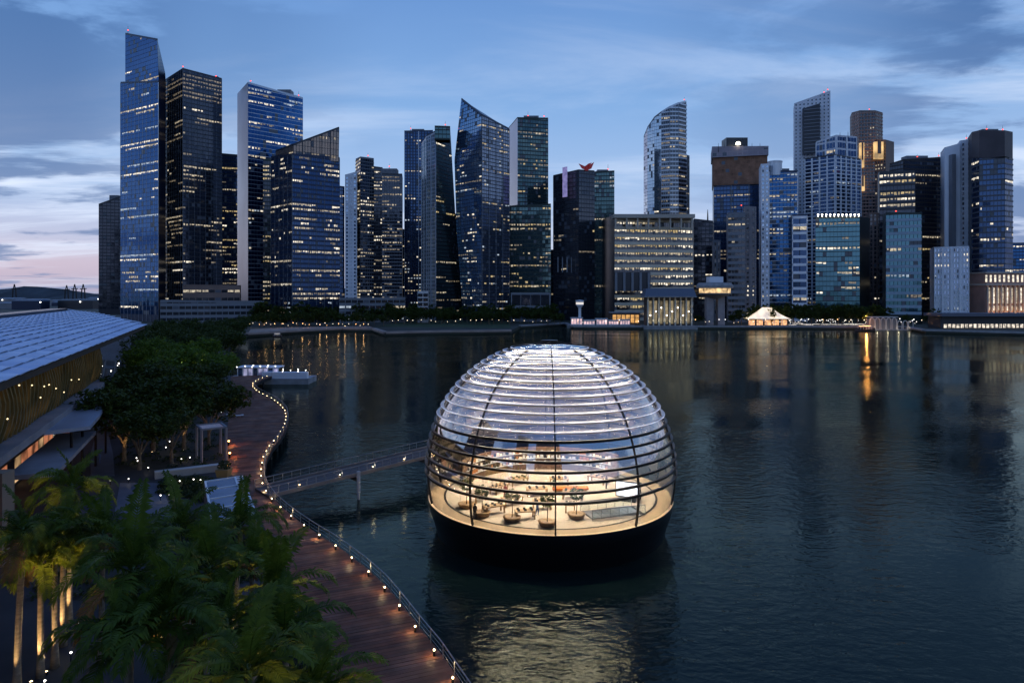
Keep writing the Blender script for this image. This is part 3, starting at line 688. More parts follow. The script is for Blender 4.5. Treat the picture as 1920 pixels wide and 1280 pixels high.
V(b, flat(1649, 1716, 640), [324, 322], wall=W_dark, glass=G_ink, lit_p=.05, seed=47, colw=2.8, floor=5.6, g0=4, pane_h=.62, band=(.36, .6), bmat=W_dark, indiv=True, back=16, zones=[(.73, .96, .92, (2, 2, 1, 4)), (.55, .6, .2), (.1, .5, .12, (1, 2))], run=.9, band_name='sill_band')
b = bld('office_tower', 'short pale blue banded tower in front of a dark brown one', 575, 1694)
V(b, flat(1661, 1728, 575), [401, 401], wall=W_green, glass=G_teal, lit_p=.05, lit_mats=(0, 1, 3), seed=48, colw=3, floor=5.6, g0=9, pane_h=.62, band=(.42, .7), bmat=pmat('blue_grey_panel', (.28, .38, .46), .45, .2, var=.1, vscale=.05), indiv=True, band_name='sill_band')
b = bld('office_tower', 'tall white slab with a deep vertical slot and a column of square windows', 640, 1797)
V(b, flat(1771, 1800, 640), [279, 271], wall=W_lite, glass=G_smoke, lit_p=0, seed=49, colw=10, pane_w=.02, pane_h=.02)
m = MB(); p0, p1 = at(1783, 462, 637), at(1790, 290, 637); m.box(p0.x, p1.x, 635, 640, p0.z, p1.z); o = m.build('slot', W_grey, b); o.location = -b.location
V(b, flat(1800, 1823, 638), [266, 263], wall=W_pale, glass=G_ink, lit_p=.03, seed=50, colw=5.5, floor=4.6, pane_w=.34, pane_h=.6)
b = bld('office_block', 'white ribbed low block at the foot of a tall white slab', 575, 1783)
V(b, flat(1751, 1817, 575), [466, 464], wall=W_pale, glass=G_sky, lit_p=.10, lit_mats=(3, 2), seed=51, colw=2.2, floor=4.5, pane_w=.4, pane_h=.6, pier=(3, 1.3, 1.2), bmat=W_lite)
b = bld('office_tower', 'dark tower with a blank stone top and one bright white band', 600, 1860)
V(b, [(1822, 616), (1836, 603), (1884, 594), (1899, 602)], [296, 296, 296, 296], wall=W_dark, glass=G_navy, lit_p=.05, lit_mats=(0, 1, 2), seed=52, colw=2.8, floor=4.6, g0=10, band=(.3, .45), bmat=pmat('slate_panel', (.085, .09, .11), .5), indiv=True, back=30, parapet=0, zones=[(.83, .86, .95, (2,)), (.0, .08, .9, (4, 1))], band_name='sill_band')
V(b, [(1822, 616), (1836, 603), (1884, 594), (1899, 602)], [250, 247, 247, 250], base=zat(296, 600), g0=50, wall=pmat('dark_granite', (.07, .055, .06), .55, var=.2, vscale=.1), glass=G_ink, lit_p=0, seed=53, back=30)
b = bld('office_block', 'small blue office block beyond a dark stone topped tower', 800, 1930)
V(b, flat(1899, 1960, 800), [457, 456], wall=W_navy, glass=G_blue, lit_p=.15, lit_mats=(1, 2), seed=54, colw=3)
b = bld('office_block', 'dark infill block between the green tower and the emblem tower', 760, 1033)
V(b, flat(1028, 1042, 760), [470, 470], wall=W_dark, glass=G_ink, lit_p=.1, seed=55)
b = bld('office_block', 'dark infill block between a slender dotted tower and a twin condominium', 770, 756)
V(b, flat(738, 764, 800), [430, 432], wall=W_dark, glass=G_ink, lit_p=.15, seed=56)
b = bld('office_block', 'dark lower block beside the flank of the sail shaped tower', 720, 855)
V(b, flat(846, 876, 720), [402, 404], wall=W_dark, glass=G_ink, lit_p=.10, seed=57)
b = bld('office_block', 'dark infill block between a gridded white tower and a teal block', 700, 1520)
V(b, flat(1494, 1534, 730), [440, 440], wall=W_dark, glass=G_ink, lit_p=.06, seed=58)
# podiums
b = bld('podium_block', 'low grey podium at the foot of the tall blue towers', 600, 390, 'building')
V(b, flat(300, 495, 590), [565, 567], wall=W_grey, glass=G_smoke, lit_p=.12, lit_mats=(0, 1), seed=60, colw=5, floor=5, g0=1, pane_h=.5, back=20)
V(b, flat(343, 450, 604), [536, 537], wall=W_brown, glass=G_smoke, lit_p=.5, lit_mats=(1, 2), seed=61, colw=5, floor=7, g0=3, pane_h=.35, back=16)
b = bld('podium_block', 'long low pale podium below the twin condominium', 590, 700, 'building')
V(b, flat(636, 760, 600), [561, 560], wall=W_grey, glass=G_smoke, lit_p=.25, lit_mats=(1, 3), seed=62, colw=5, floor=5, g0=1, pane_h=.5, back=16)
V(b, flat(783, 803, 596), [548, 548], wall=W_alu, glass=G_smoke, lit_p=.1, seed=63, colw=4, floor=4, back=12)
b = bld('podium_block', 'low framed glass podium below the green glass tower', 600, 1000, 'building')
V(b, flat(958, 1032, 620), [551, 551], wall=W_grey, glass=G_ink, lit_p=.1, seed=64, colw=8, floor=12, g0=1.5, pane_h=.8, pane_w=.95, back=16, pier=(4, 2, .6))

# the hotel slabs behind the viewpoint: they stand in the reflections of the dome and the towers
for az, wdt, lab in ((-72, 150, 'tall dark hotel slab mirrored at the edge of the dome glass'), (-29, 58, 'narrow dark hotel slab mirrored in the middle of the dome glass'), (-4, 120, 'broad dark hotel slab mirrored beside the central mullion of the dome')):
    c_ = Vector((4.6 + 285 * math.sin(R(az)), 83.4 - 285 * math.cos(R(az)), 2.56))
    b = empty('hotel_tower', c_, R(az), lab, 'tower', 'hotel slabs behind the viewpoint')
    m = MB(); nz_ = 12
    for i in range(nz_):      # gently splayed legs: the slab leans out towards its foot
        z0_, z1_ = 196 * i / nz_, 196 * (i + 1) / nz_; o0, o1 = 14 * (1 - i / nz_) ** 2, 14 * (1 - (i + 1) / nz_) ** 2
        m.hexa([(-wdt / 2, -16 - o0, z0_), (wdt / 2, -16 - o0, z0_), (wdt / 2, o0, z0_), (-wdt / 2, o0, z0_), (-wdt / 2, -16 - o1, z1_), (wdt / 2, -16 - o1, z1_), (wdt / 2, o1, z1_), (-wdt / 2, o1, z1_)])
    m.build('wall', W_dark, b)
    m = MB(); rh = random.Random(az)
    for fl in range(50):
        z_ = 6 + fl * 3.7; o_ = 14 * (1 - z_ / 196) ** 2 + .9
        for c in range(int(wdt / 4)):
            if rh.random() < .8: x_ = -wdt / 2 + 1 + c * 4; m.face([(x_, o_, z_), (x_ + 3, o_, z_), (x_ + 3, o_ - .1, z_ + 2.2), (x_, o_ - .1, z_ + 2.2)], 1 + rh.randrange(2) if rh.random() < .06 else 0)
    m.build('glazing', [G_ink] + LW, b, kind='stuff')
    m = MB(); m.box(-wdt / 2 - 3, wdt / 2 + 3, -20, 6, 196, 201); m.build('roof_deck', W_grey, b)
# roof plant, masts and red beacons on the towers
M_beacon = pmat('red_beacon', (.5, .05, .05), emit=(1, .08, .05), estr=3.0)
TOPS = [(240, 60, 655), (343, 128, 645), (405, 146, 670), (470, 155, 655), (560, 182, 690), (690, 295, 655), (730, 315, 660), (770, 244, 765), (835, 237, 640), (990, 220, 695), (1020, 221, 705),
        (1060, 327, 655), (1140, 320, 660), (1283, 190, 733), (1552, 171, 756), (1545, 176, 760), (1630, 208, 795), (1720, 297, 668), (1760, 295, 675), (1812, 262, 645), (1850, 245, 605), (1880, 246, 600), (1390, 388, 618), (1680, 399, 580)]
tw = [o for o in bpy.data.objects if o.get('category') == 'tower' and o.type == 'EMPTY' and o.location.y > 400]
for px, y, d in TOPS:
    own = min(tw, key=lambda o: abs(pix((o.location.x, o.location.y, 2))[0] - px) + .05 * abs(o.location.y - d))
    mast(own, px, y - random.Random(px).uniform(6, 12), y + 3, d + 3, .28)
    q = at(px, y - 3, d + 3); m = MB(); m.lathe([(0, -.7), (.7, 0), (0, .7)], 8, q); o = m.build('beacon', M_beacon, own); o.location = -own.location
for (px0, px1, y0, y1, d) in ((380, 408, 143, 150, 690), (520, 545, 168, 178, 700), (982, 1010, 217, 224, 705), (1060, 1080, 322, 330, 665), (1120, 1140, 318, 324, 668), (1700, 1740, 292, 300, 690), (1842, 1872, 242, 249, 622), (1676, 1706, 395, 402, 585), (1545, 1580, 402, 410, 612), (772, 795, 242, 248, 772), (1455, 1480, 316, 323, 640)):
    px = (px0 + px1) / 2
    own = min(tw, key=lambda o: abs(pix((o.location.x, o.location.y, 2))[0] - px) + .05 * abs(o.location.y - d))
    rooftop(own, px0, px1, y0, y1, d, W_grey)
# ================================================================ boardwalk
M_plank = [pmat('deck_plank_%d' % i, c, .65, spec=.22, var=.45, vscale=.5, bump=.35, bscale=9, sx=(1, 1, 1), rvar=.15) for i, c in
           enumerate(((.17, .064, .034), (.13, .048, .026), (.20, .08, .042), (.105, .042, .026), (.15, .064, .038)))]
PW = .46
deck = empty('boardwalk', sw(S0, 0, ZD), 0); deck['kind'] = 'structure'
ns = int((S1 - S0) / PW); rest = MB(); rndp = random.Random(11)
for i in range(ns):
    s0 = S0 + i * PW; s1 = s0 + PW - .03
    e = rndp.uniform(-.12, .12); dz = rndp.uniform(-.012, .012)
    q = []
    for z in (ZD - .14, ZD + dz):
        q += [sw(s0, interp(LE, s0) - .2, z), sw(s0, interp(RE, s0) + e * .3, z), sw(s1, interp(RE, s1) + e * .3, z), sw(s1, interp(LE, s1) - .2, z)]
    if i < 290:
        m = MB(); m.hexa([v - deck.location for v in q]); m.build('plank', M_plank[rndp.randrange(5)], deck)
    else: rest.hexa([v - deck.location for v in q], rndp.randrange(5))
rest.build('planking', M_plank, deck, kind='stuff')
m = MB()                     # dark fascia and bearers under the planks, piles at the wavy edge
samp = [S0 + i * 1.5 for i in range(int((S1 - S0) / 1.5) + 1)]
for a, b in zip(samp, samp[1:]):
    pa, pb = sw(a, interp(RE, a) - .25, ZD - .55), sw(b, interp(RE, b) - .25, ZD - .55)
    m.bar(pa - deck.location, pb - deck.location, .3, .8)
    m.bar(sw(a, interp(RE, a) - 3, ZD - .5) - deck.location, sw(b, interp(RE, b) - 3, ZD - .5) - deck.location, .3, .7)
m.build('edge_beam', M_black, deck)
for i in range(0, len(samp), 4):
    p0 = sw(samp[i], interp(RE, samp[i]) - .9, -1.5); m = MB(); m.tube([p0 - deck.location, p0 + Vector((0, 0, 3.4)) - deck.location], .35, 8)
    m.build('pile', M_black, deck)
m = MB()   # retaining wall from water up to promenade, behind the piles
for (a, u), (b, v) in zip(LE, LE[1:]):
    m.bar(sw(a, u + 3.0, .6) - deck.location, sw(b, v + 3.0, .6) - deck.location, .4, 3.4)
m.build('sea_wall', M_black, deck)
# rail along the wavy edge
rail = empty('handrail', sw(S0, interp(RE, S0), ZD), 0, 'thin steel handrail following the wavy outer edge of the boardwalk', 'handrail')
m = MB(); lowm = MB(); pts = []
for i in range(int((S1 - S0) / .8) + 1):
    s = S0 + i * .8; pts.append(sw(s, interp(RE, s) - .12, ZD + 1.08) - rail.location)
m.tube(pts, .045, 6); m.build('top_rail', M_steel, rail)
for k in (.35, .7):
    lowm.tube([q - Vector((0, 0, k)) for q in pts], .012, 4)
lowm.build('wire', M_steel, rail, kind='stuff')
mp_ = MB(); mp_.bar((0, 0, 0), (0, 0, 1.06), .05, .09); post_me = mp_.mesh('post', M_steel)
for i in range(0, len(pts), 3):
    obj('post', post_me, rail, pts[i] - Vector((0, 0, 1.06)))
# low lamps along the edge, evenly spaced along the curve
def path_points(T, step, s_lo, s_hi, inset):
    out = []; acc = 0; prev = None; s = s_lo
    while s < s_hi:
        p0 = sw(s, interp(T, s) + inset, ZD)
        if prev is not None:
            acc += (p0 - prev).length
            if acc >= step: out.append(p0); acc = 0
        prev = p0; s += .1
    return out
ml = MB(); ml.box(-.09, .09, -.09, .09, 0, .34); lamp_body = ml.mesh('post', M_dark)
ml = MB(); ml.lathe([(0, .03), (.055, .055), (.075, .11), (.06, .16), (0, .18)], 10, (0, 0, .32)); lamp_lens = ml.mesh('lens', M_lampw, True)
ml = MB(); ml.lathe([(.19, 0), (.19, .04), (0, .06)], 10, (0, 0, .58)); lamp_cap = ml.mesh('cap', M_dark)
lp = path_points(RE, 3.9, S0, S1, -.55)
for i, q in enumerate(lp):
    o = empty('deck_lamp', (q.x, q.y, q.z), 0, 'small glowing lamp at the wavy outer edge of the boardwalk', 'lamp', 'lamps along the boardwalk edge')
    obj('post', lamp_body, o); obj('lens', lamp_lens, o)
    if i < 22: lamp('lamp_light', (-.22, -.1, .46), 22, (1, .70, .36), .08, parent=o)
# ================================================================ gangway to the dome
DX, DY, RD, ZF = 4.6, 83.4, 15.0, 4.0     # dome centre, radius, floor level
ZS = ZF + 3.5                              # sphere centre height
M_gang = pmat('gangway_deck', (.06, .042, .035), .6, var=.2, vscale=.5)
A = [gr(508, 917, 2.9), gr(797, 847, 4.0)]
dirg = (A[1] - A[0]).normalized()
Bend = A[1] + dirg * 5.0
Endg = Vector((DX - 3.4, DY + 13.8, 4.0))
gw = empty('gangway', A[0], 0, 'narrow lamp lined gangway on piles joining boardwalk and dome', 'bridge')
line = [A[0] - dirg * 1.2, A[1], Bend, Endg]
m = MB()
for a, b in zip(line, line[1:]):
    m.bar(a - gw.location - Vector((0, 0, .2)), b - gw.location - Vector((0, 0, .2)), 4.6, .3)
m.build('deck', M_gang, gw)
sdv = Vector((dirg.y, -dirg.x, 0))
for sgn in (-1, 1):
    m = MB(); off = sdv * 2.35 * sgn
    q = [v + off - gw.location for v in line[:3]]
    m.tube([v + Vector((0, 0, 1.05)) for v in q], .06, 6); m.tube([v + Vector((0, 0, .55)) for v in q], .02, 4)
    for a, b in zip(q, q[1:]): m.bar(a - Vector((0, 0, .1)), b - Vector((0, 0, .1)), .14, .5)
    m.build('side_rail', pmat('pale_steel', (.27, .23, .21), .5, .3), gw)
    n_ = 20
    for i in range(n_ + 1):
        b_ = q[0].lerp(q[1], i / n_); obj('post', post_me, gw, b_)
for px, py in ((641, 905), (779, 866)):
    t_ = (px - 508) / (797 - 508); c = A[0].lerp(A[1], t_) - sdv * 0
    for sg in (2.9,):
        cc = c + sdv * sg; m = MB(); m.tube([Vector((cc.x, cc.y, -1.5)), Vector((cc.x, cc.y, 3.0 + t_))], .2, 12); m.tube([Vector((cc.x, cc.y, .9)), Vector((cc.x, cc.y, 3.4 + t_))], .26, 12)
        o = m.build('pile', pmat('pile_white', (.55, .52, .50), .6, var=.2, vscale=2), gw); o.location = -gw.location
        m = MB(); m.bar(cc + Vector((0, 0, -.65)), cc - sdv * 4.6 + Vector((0, 0, -.65)), .5, .5); o = m.build('crosshead', M_black, gw); o.location = -gw.location
for px, py in ((543, 915), (612, 900), (673, 885), (735, 870), (790, 859)):
    t_ = (px - 508) / (797 - 508); q = A[0].lerp(A[1], t_) + sdv * 2.15
    o = empty('gangway_lamp', q - Vector((0, 0, .05)), 0, 'small glowing lamp on the gangway edge', 'lamp', 'lamps on the gangway')
    obj('post', lamp_body, o); obj('lens', lamp_lens, o)
    lamp('lamp_light', (.25, -.35, .6), 7, (1, .85, .6), .08, parent=o)

# ================================================================ the glass dome
dome = empty('dome_pavilion', (DX, DY, 0), 0, 'large glowing glass dome with ring louvres floating on a black hull', 'pavilion')
M_hull = pmat('hull_black', (.006, .006, .007), .35, spec=.3)
M_floor = pmat('pale_terrazzo', (.62, .52, .42), .35, var=.05, vscale=.8)
M_ring = pmat('bronze_ring', (.03, .024, .02), .4, .6)
M_glass = thinglass('dome_glass', (.84, .87, .92), .40, .015, 1.0)
M_frit = fritted('fritted_glass', .17)
m_ = bpy.data.materials.new('white_baffle'); m_.use_nodes = True; MAT['white_baffle'] = m_
t = m_.node_tree; n = t.nodes; pb = n['Principled BSDF']; pb.inputs['Base Color'].default_value = (.82, .82, .86, 1); pb.inputs['Roughness'].default_value = .5
tl = n.new('ShaderNodeBsdfTranslucent'); tl.inputs[0].default_value = (.85, .84, .88, 1); mx = n.new('ShaderNodeMixShader'); mx.inputs[0].default_value = .12
t.links.new(pb.outputs[0], mx.inputs[1]); t.links.new(tl.outputs[0], mx.inputs[2]); t.links.new(mx.outputs[0], n['Material Output'].inputs[0])
rf = math.sqrt(RD ** 2 - 3.5 ** 2)          # floor edge radius
m = MB(); m.lathe([(rf + .12, ZF + .02), (rf + .14, ZF - .35), (rf - .1, ZF - 1.4), (rf - .6, 1.2), (rf - 1.3, -1.5)], 96); m.build('hull', M_hull, dome, True)
m = MB(); m.lathe([(rf - 1.7, ZF), (rf - .02, ZF), (rf + .06, ZF + .03), (rf + .12, ZF + .02)], 96); m.build('floor_rim', pmat('rim_oak', (.55, .40, .25), .4), dome, True)
m = MB(); m.lathe([(0, ZF + .012), (rf - 1.95, ZF + .012)], 96); fl_ = m.build('floor', M_floor, dome)
m = MB(); m.lathe([(rf - 1.95, ZF + .02), (rf - 1.7, ZF + .02)], 96); m.build('floor_grille', M_ring, fl_)
M_edge = pmat('added_edge_glow', (.7, .7, .8), .5, emit=(.86, .86, 1), estr=.8, evar=.7, escale=.35)  # glow put in to whiten the upper ring edges
M_strip = pmat('strip_light', (.9, .85, .7), emit=(1, .82, .55), estr=85.0, evar=.5, escale=.9)
NM = 10; ROT = R(-90 - .9)
RINGS = [-13.49] + [-.6 + 3.85 * i for i in range(20)]      # elevations of the ring louvres
def sph(phi, th, r): return (r * math.cos(phi) * math.cos(th), r * math.cos(phi) * math.sin(th), ZS + r * math.sin(phi))
for k in range(len(RINGS) - 1):
    f0, f1 = R(RINGS[k]) , R(RINGS[k + 1]); m = MB(); nu, nv = 10, 3 if k == 0 else 2
    for j in range(nv + 1):
        for i in range(nu + 1):
            m.v.append(sph(f0 + (f1 - f0) * j / nv, 2 * math.pi / NM * (i / nu), RD - .03))
    for j in range(nv):
        for i in range(nu):
            a = j * (nu + 1) + i; m.f.append((a, a + 1, a + nu + 2, a + nu + 1)); m.m.append(0)
    me = m.mesh('pane', M_glass if RINGS[k] < 22 else M_frit, True)
    for c in range(NM): obj('pane', me, dome, rz=ROT + 2 * math.pi / NM * c)
for c in range(NM):
    m = MB(); hw = .07
    P = [R(-13.4 + (72.55 + 13.4) * i / 28) for i in range(29)]
    for a, b in zip(P, P[1:]):
        dth0, dth1 = hw / (RD * math.cos(a)), hw / (RD * math.cos(b))
        th = ROT + 2 * math.pi / NM * c
        q = [sph(a, th - dth0, RD - .16), sph(a, th + dth0, RD - .16), sph(a, th + dth0, RD + .06), sph(a, th - dth0, RD + .06),
             sph(b, th - dth1, RD - .16), sph(b, th + dth1, RD - .16), sph(b, th + dth1, RD + .06), sph(b, th - dth1, RD + .06)]
        m.hexa(q)
    m.build('mullion', M_ring, dome)
for k, d in enumerate(RINGS[1:]):
    f = R(d); rr = RD * math.cos(f); z = ZS + RD * math.sin(f); m = MB()
    hgt = .24 if d < 24 else .07
    wout = .16 if d < 24 else .26
    m.lathe([(rr - .14, z - hgt / 2), (rr + wout, z - hgt / 2), (rr + wout + .02, z + hgt / 2), (rr - .14, z + hgt / 2), (rr - .14, z - hgt / 2)], 120)
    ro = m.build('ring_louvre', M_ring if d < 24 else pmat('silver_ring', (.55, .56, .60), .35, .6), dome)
    if d >= 24:                            # added glow on the outer lip for a bright ring line, no fixture
        m = MB(); m.lathe([(rr + .282, z - .03), (rr + .30, z + .005), (rr + .275, z + .038)], 120); m.build('added_glow_line', M_edge, ro)
    if d >= 24:                             # white light baffle behind each ring, deeper towards the crown
        dep = .36; th_ = .06
        r1 = rr - .20; r0 = r1 - dep
        m = MB(); m.lathe([(r0, z - .02), (r1, z - .02), (r1, z - .02 + th_), (r0, z - .02 + th_), (r0, z - .02)], 96); tr_ = m.build('lamp_trough', M_ring, dome, True)
        if d > 48:                         # warm lamp strip on the underside of the baffle
            m = MB(); m.lathe([(r0 + .27, z - .035), (r0 + .05, z - .035)], 96); m.build('light_strip', M_strip, tr_)
f = R(RINGS[-1]); rr = RD * math.cos(f)
m = MB(); m.lathe([(rr + .1, ZS + RD * math.sin(f) + .05), (rr * .97, ZS + RD * math.sin(f) + .16), (rr * .6, ZS + RD * .982), (0, ZS + RD * .995)], 60); m.build('crown_cap', thinglass('cap_glass', (.25, .3, .42), .3, .05), dome, True)
m = MB()
for c in range(NM):
    th = ROT + 2 * math.pi / NM * c; m.bar(sph(f, th, RD + .05), (0, 0, ZS + RD + .05), .1, .12)
m.build('crown_rib', M_ring, dome, kind='stuff')
m = MB(); m.lathe([(1.0, ZS + RD + .02), (1.0, ZS + RD + .18), (0, ZS + RD + .25)], 24); m.build('finial', M_ring, dome)
# lights of the hall: luminaire ring under the crown (bright below, dark housing above) and downlights
zl = ZS + 13.2
m = MB(); m.lathe([(5.0, zl), (6.1, zl), (6.1, zl + .25), (5.0, zl + .25), (5.0, zl)], 60); m.build('luminaire_housing', M_white, dome)
m = MB(); m.lathe([(6.05, zl - .01), (5.05, zl - .01)], 60); m.build('luminaire', pmat('hall_light', (.9, .9, .9), emit=(1, .86, .66), estr=45), dome)
for i in range(6):
    a = 2 * math.pi * (i + .5) / 6; lamp('hall_downlight', (5.55 * math.cos(a), 5.55 * math.sin(a), zl - .25), 520, (1, .80, .56), .35, 'SPOT', dome, 150, (7.5 * math.cos(a), 7.5 * math.sin(a), 0))
for i in range(8):
    a = 2 * math.pi * i / 8; lamp('hall_uplight', (6.8 * math.cos(a), 6.8 * math.sin(a), zl - .6), 90, (.92, .92, 1.0), .3, 'POINT', dome)
# curved display wall at the back of the hall
M_wal = pmat('walnut_panel', (.16, .09, .05), .5, var=.3, vscale=1.5)
M_shelfglow = pmat('shelf_glow', (.6, .5, .4), emit=(1, .78, .5), estr=1.0, evar=.6, escale=1.2)
wallr = 11.2
dw = empty('display_wall', (DX, DY, ZF), 0, 'curved dark wall with lit shelves at the back inside the dome', 'wall display')
m = MB(); m.lathe([(wallr, .02), (wallr, 3.1), (wallr + .35, 3.1), (wallr + .35, .02)], 40, a0=R(35), a1=R(165), close=False); m.build('panel', M_wal, dw)
for h_ in (.9, 1.6, 2.3):
    m = MB(); m.lathe([(wallr - .3, h_), (wallr, h_), (wallr, h_ + .05), (wallr - .3, h_ + .05), (wallr - .3, h_)], 40, a0=R(40), a1=R(160), close=False); m.build('shelf', M_white, dw)
    m = MB(); rnd = random.Random(int(h_ * 10))
    for i in range(46):
        a = R(41 + i * 2.58); w_ = rnd.uniform(.10, .22); hh = rnd.uniform(.2, .45); c0 = (wallr - .17) * math.cos(a), (wallr - .17) * math.sin(a)
        m.box(c0[0] - w_, c0[0] + w_, c0[1] - .08, c0[1] + .08, h_ + .06, h_ + .06 + hh, rnd.randrange(4))
    m.build('goods', [M_white, M_dark, pmat('box_orange', (.6, .22, .06), .6), M_shelfglow], dw, kind='stuff')
# display tables
M_oak = pmat('pale_oak', (.42, .26, .13), .45, var=.2, vscale=2)
def table(x, y, rz, lx, ly, label, n_):
    o = empty('display_table', (DX + x, DY + y, ZF + .014), rz, label, 'table', 'display tables in the dome')
    m = MB(); m.box(-lx / 2, lx / 2, -ly / 2, ly / 2, .82, .92); m.build('table_top', M_oak, o)
    for sx_ in (-1, 1):
        for sy_ in (-1, 1):
            m = MB(); cx_, cy_ = sx_ * (lx / 2 - .12), sy_ * (ly / 2 - .12); m.box(cx_ - .07, cx_ + .07, cy_ - .07, cy_ + .07, 0, .82); m.build('leg', M_oak, o)
    m = MB()
    for i in range(n_):
        xx = -lx / 2 + lx * (i + .5) / n_
        for yy in (-.28, .28):
            m.hexa([(xx - .14, yy - .1, .925), (xx + .14, yy - .1, .925), (xx + .14, yy + .1, .925), (xx - .14, yy + .1, .925), (xx - .14, yy - .02, .95), (xx + .14, yy - .02, .95), (xx + .14, yy + .12, 1.1), (xx - .14, yy + .12, 1.1)])
    m.build('tablet', M_dark, o, kind='stuff')
tl_ = [(-6.6, -7.6, .5, 2.4, 1.1), (-3.2, -9.4, .2, 2.2, 1.1), (-8.6, -3.4, 1.0, 2.2, 1.1), (-4.6, -4.6, .5, 2.4, 1.2), (-1.2, -6.0, 0, 2.2, 1.1), (1.9, -7.2, -.1, 1.2, 1.0), (-6.2, .2, .9, 2.4, 1.2),
       (-1.6, -1.0, .1, 2.6, 1.2), (2.6, -2.2, -.2, 2.4, 1.2), (-3.8, 3.6, .5, 2.4, 1.2), (1.4, 3.4, 0, 2.4, 1.2), (6.4, 4.4, -.6, 2.4, 1.2), (9.8, -2.0, -1.2, 2.2, 1.1)]
for i, (x, y, rz, lx, ly) in enumerate(tl_): table(x, y, rz, lx, ly, 'pale oak display table on the bright floor inside the dome', 3)
m = MB(); o = empty('bench_seat', (DX + 2.6, DY + .9, ZF + .014), .05, 'long orange upholstered bench in the middle of the dome hall', 'bench')
m.box(-2.2, 2.2, -.5, .5, .22, .46); m.build('cushion', pmat('orange_fabric', (.62, .17, .03), .8), o)
m = MB(); m.box(-2.0, 2.0, -.4, .4, 0, .215); m.build('plinth', M_oak, o)
# ring planters with small trees
random.seed(5)
def clump(n_, rx, rz, size, mat, name, seed, zc=0, flat_=.9):
    rnd = random.Random(seed); m = MB()
    for _ in range(n_):
        while True:
            v = Vector((rnd.uniform(-1, 1), rnd.uniform(-1, 1), rnd.uniform(-1, 1)))
            if .15 < v.length < 1: break
        v = v * (v.length ** -.35)
        c = Vector((v.x * rx, v.y * rx, zc + v.z * rz)); a = Vector((rnd.gauss(0, 1), rnd.gauss(0, 1), rnd.gauss(0, .5))).normalized(); b = a.cross(Vector((rnd.gauss(0, 1), rnd.gauss(0, 1), rnd.gauss(0, 1)))).normalized()
        s_ = size * rnd.uniform(.6, 1.3)
        m.face([c - a * s_, c + b * s_ * .45, c + a * s_, c - b * s_ * .45])
    return m.mesh(name, mat)
M_ficus = leafmat('ficus_leaf', (.06, .10, .03))
fic = clump(260, .8, .75, .16, M_ficus, 'crown', 3, 2.7)
for (x, y) in ((-4.6, -10.2), (-7.9, -8.6), (-.9, -11.6), (2.4, -9.2), (-9.8, -5.6)):
    o = empty('ring_planter', (DX + x, DY + y, ZF + .014), 0, 'round timber ring planter with a small tree inside the dome', 'planter', 'ring planters in the dome')
    m = MB(); m.lathe([(0, 0), (.75, 0), (.8, .1), (.95, .42), (1.0, .5), (.62, .5), (.55, .4), (0, .4)], 24); m.build('bowl', M_oak, o, True)
    m = MB(); m.tube([(0, 0, .38), (.05, 0, 1.2), (0, .05, 2.4)], [.06, .045, .03], 6); m.build('trunk', pmat('ficus_bark', (.12, .08, .05), .9), o)
    obj('crown', fic, o)
# stair opening with glass balustrade on the right
st = empty('stair_well', (DX + 6.6, DY - 7.4, ZF + .014), R(18), 'sunken stair well with steel rails inside the dome', 'stairs')
m = MB(); m.box(-3.2, 3.2, -1.5, 1.5, .004, .02); m.build('opening', M_dark, st)
for i in range(9):
    m = MB(); m.box(-3.0 + i * .62, -3.0 + i * .62 + .6, -1.3, 1.3, .022, .05 + .02 * i); m.build('step', M_steel, st)
for sy_ in (-1.6, 1.6):
    m = MB(); m.tube([(-3.2, sy_, 1.05), (3.2, sy_, 1.05)], .05, 6)
    for i in range(7): m.bar((-3.2 + i * 6.4 / 6, sy_, 0), (-3.2 + i * 6.4 / 6, sy_, 1.05), .05, .05)
    m.build('rail', M_steel, st)
    m = MB(); m.box(-3.15, 3.15, sy_ - .01, sy_ + .01, .1, 1.0); m.build('balustrade_glass', thinglass('clear_glass', (.9, .95, .95), .06), st)
o = empty('video_screen', (DX + 9.0, DY - 3.4, ZF + .014), R(-25), 'bright freestanding screen on a dark stand inside the dome', 'screen')
m = MB(); m.box(-1.5, 1.5, 0, .15, .5, 2.3); m.build('cabinet', M_dark, o)
m = MB(); m.box(-1.4, 1.4, -.02, -.005, .6, 2.2); m.build('display', pmat('screen_white', (.7, .7, .7), emit=(.95, .97, 1), estr=3.0, evar=.5, escale=.8), o)
m = MB(); m.box(-.9, .9, -.2, .35, 0, .5); m.build('stand', M_dark, o)
# ================================================================ the arcade with the scaled roof
FE = Vector((-52.0, 69.0, 0)); SF, WF = to_sw(FE)       # the facade line w = WF
arc = empty('shopping_arcade', sw(SF, WF, 2.56), 0, 'long arcade with a pale scaled metal roof and finned bronze front', 'building')
AL = arc.location
def ab(m, name, mat, **k):
    o = m.build(name, mat, arc, **k); o.location = -AL; return o
M_bronze = pmat('bronze_fin', (.26, .18, .06), .45, .5, var=.3, vscale=.6)
M_tile = [pmat('roof_tile_%d' % i, c, .6, .1, var=.12, vscale=.4, rvar=.1) for i, c in enumerate(((.55, .63, .76), (.49, .57, .72), (.60, .68, .80)))]
SB0, SB1 = 40.0, 146.0          # facade ends
m = MB(); q = [sw(SB0, WF - .9), sw(SB1, WF - .9), sw(SB1, WF - 40), sw(SB0, WF - 40)]
m.prism([(v.x, v.y) for v in q], 12.0, 19.2); ab(m, 'wall', pmat('arcade_wall', (.035, .03, .024), .7))
m = MB(); q = [sw(SB0, WF - 5), sw(SB1 + 6, WF - 5), sw(SB1 + 6, WF - 40), sw(SB0, WF - 40)]
m.prism([(v.x, v.y) for v in q], 2.5, 12.0); ab(m, 'lower_wall', pmat('shop_wall', (.06, .045, .04), .7))
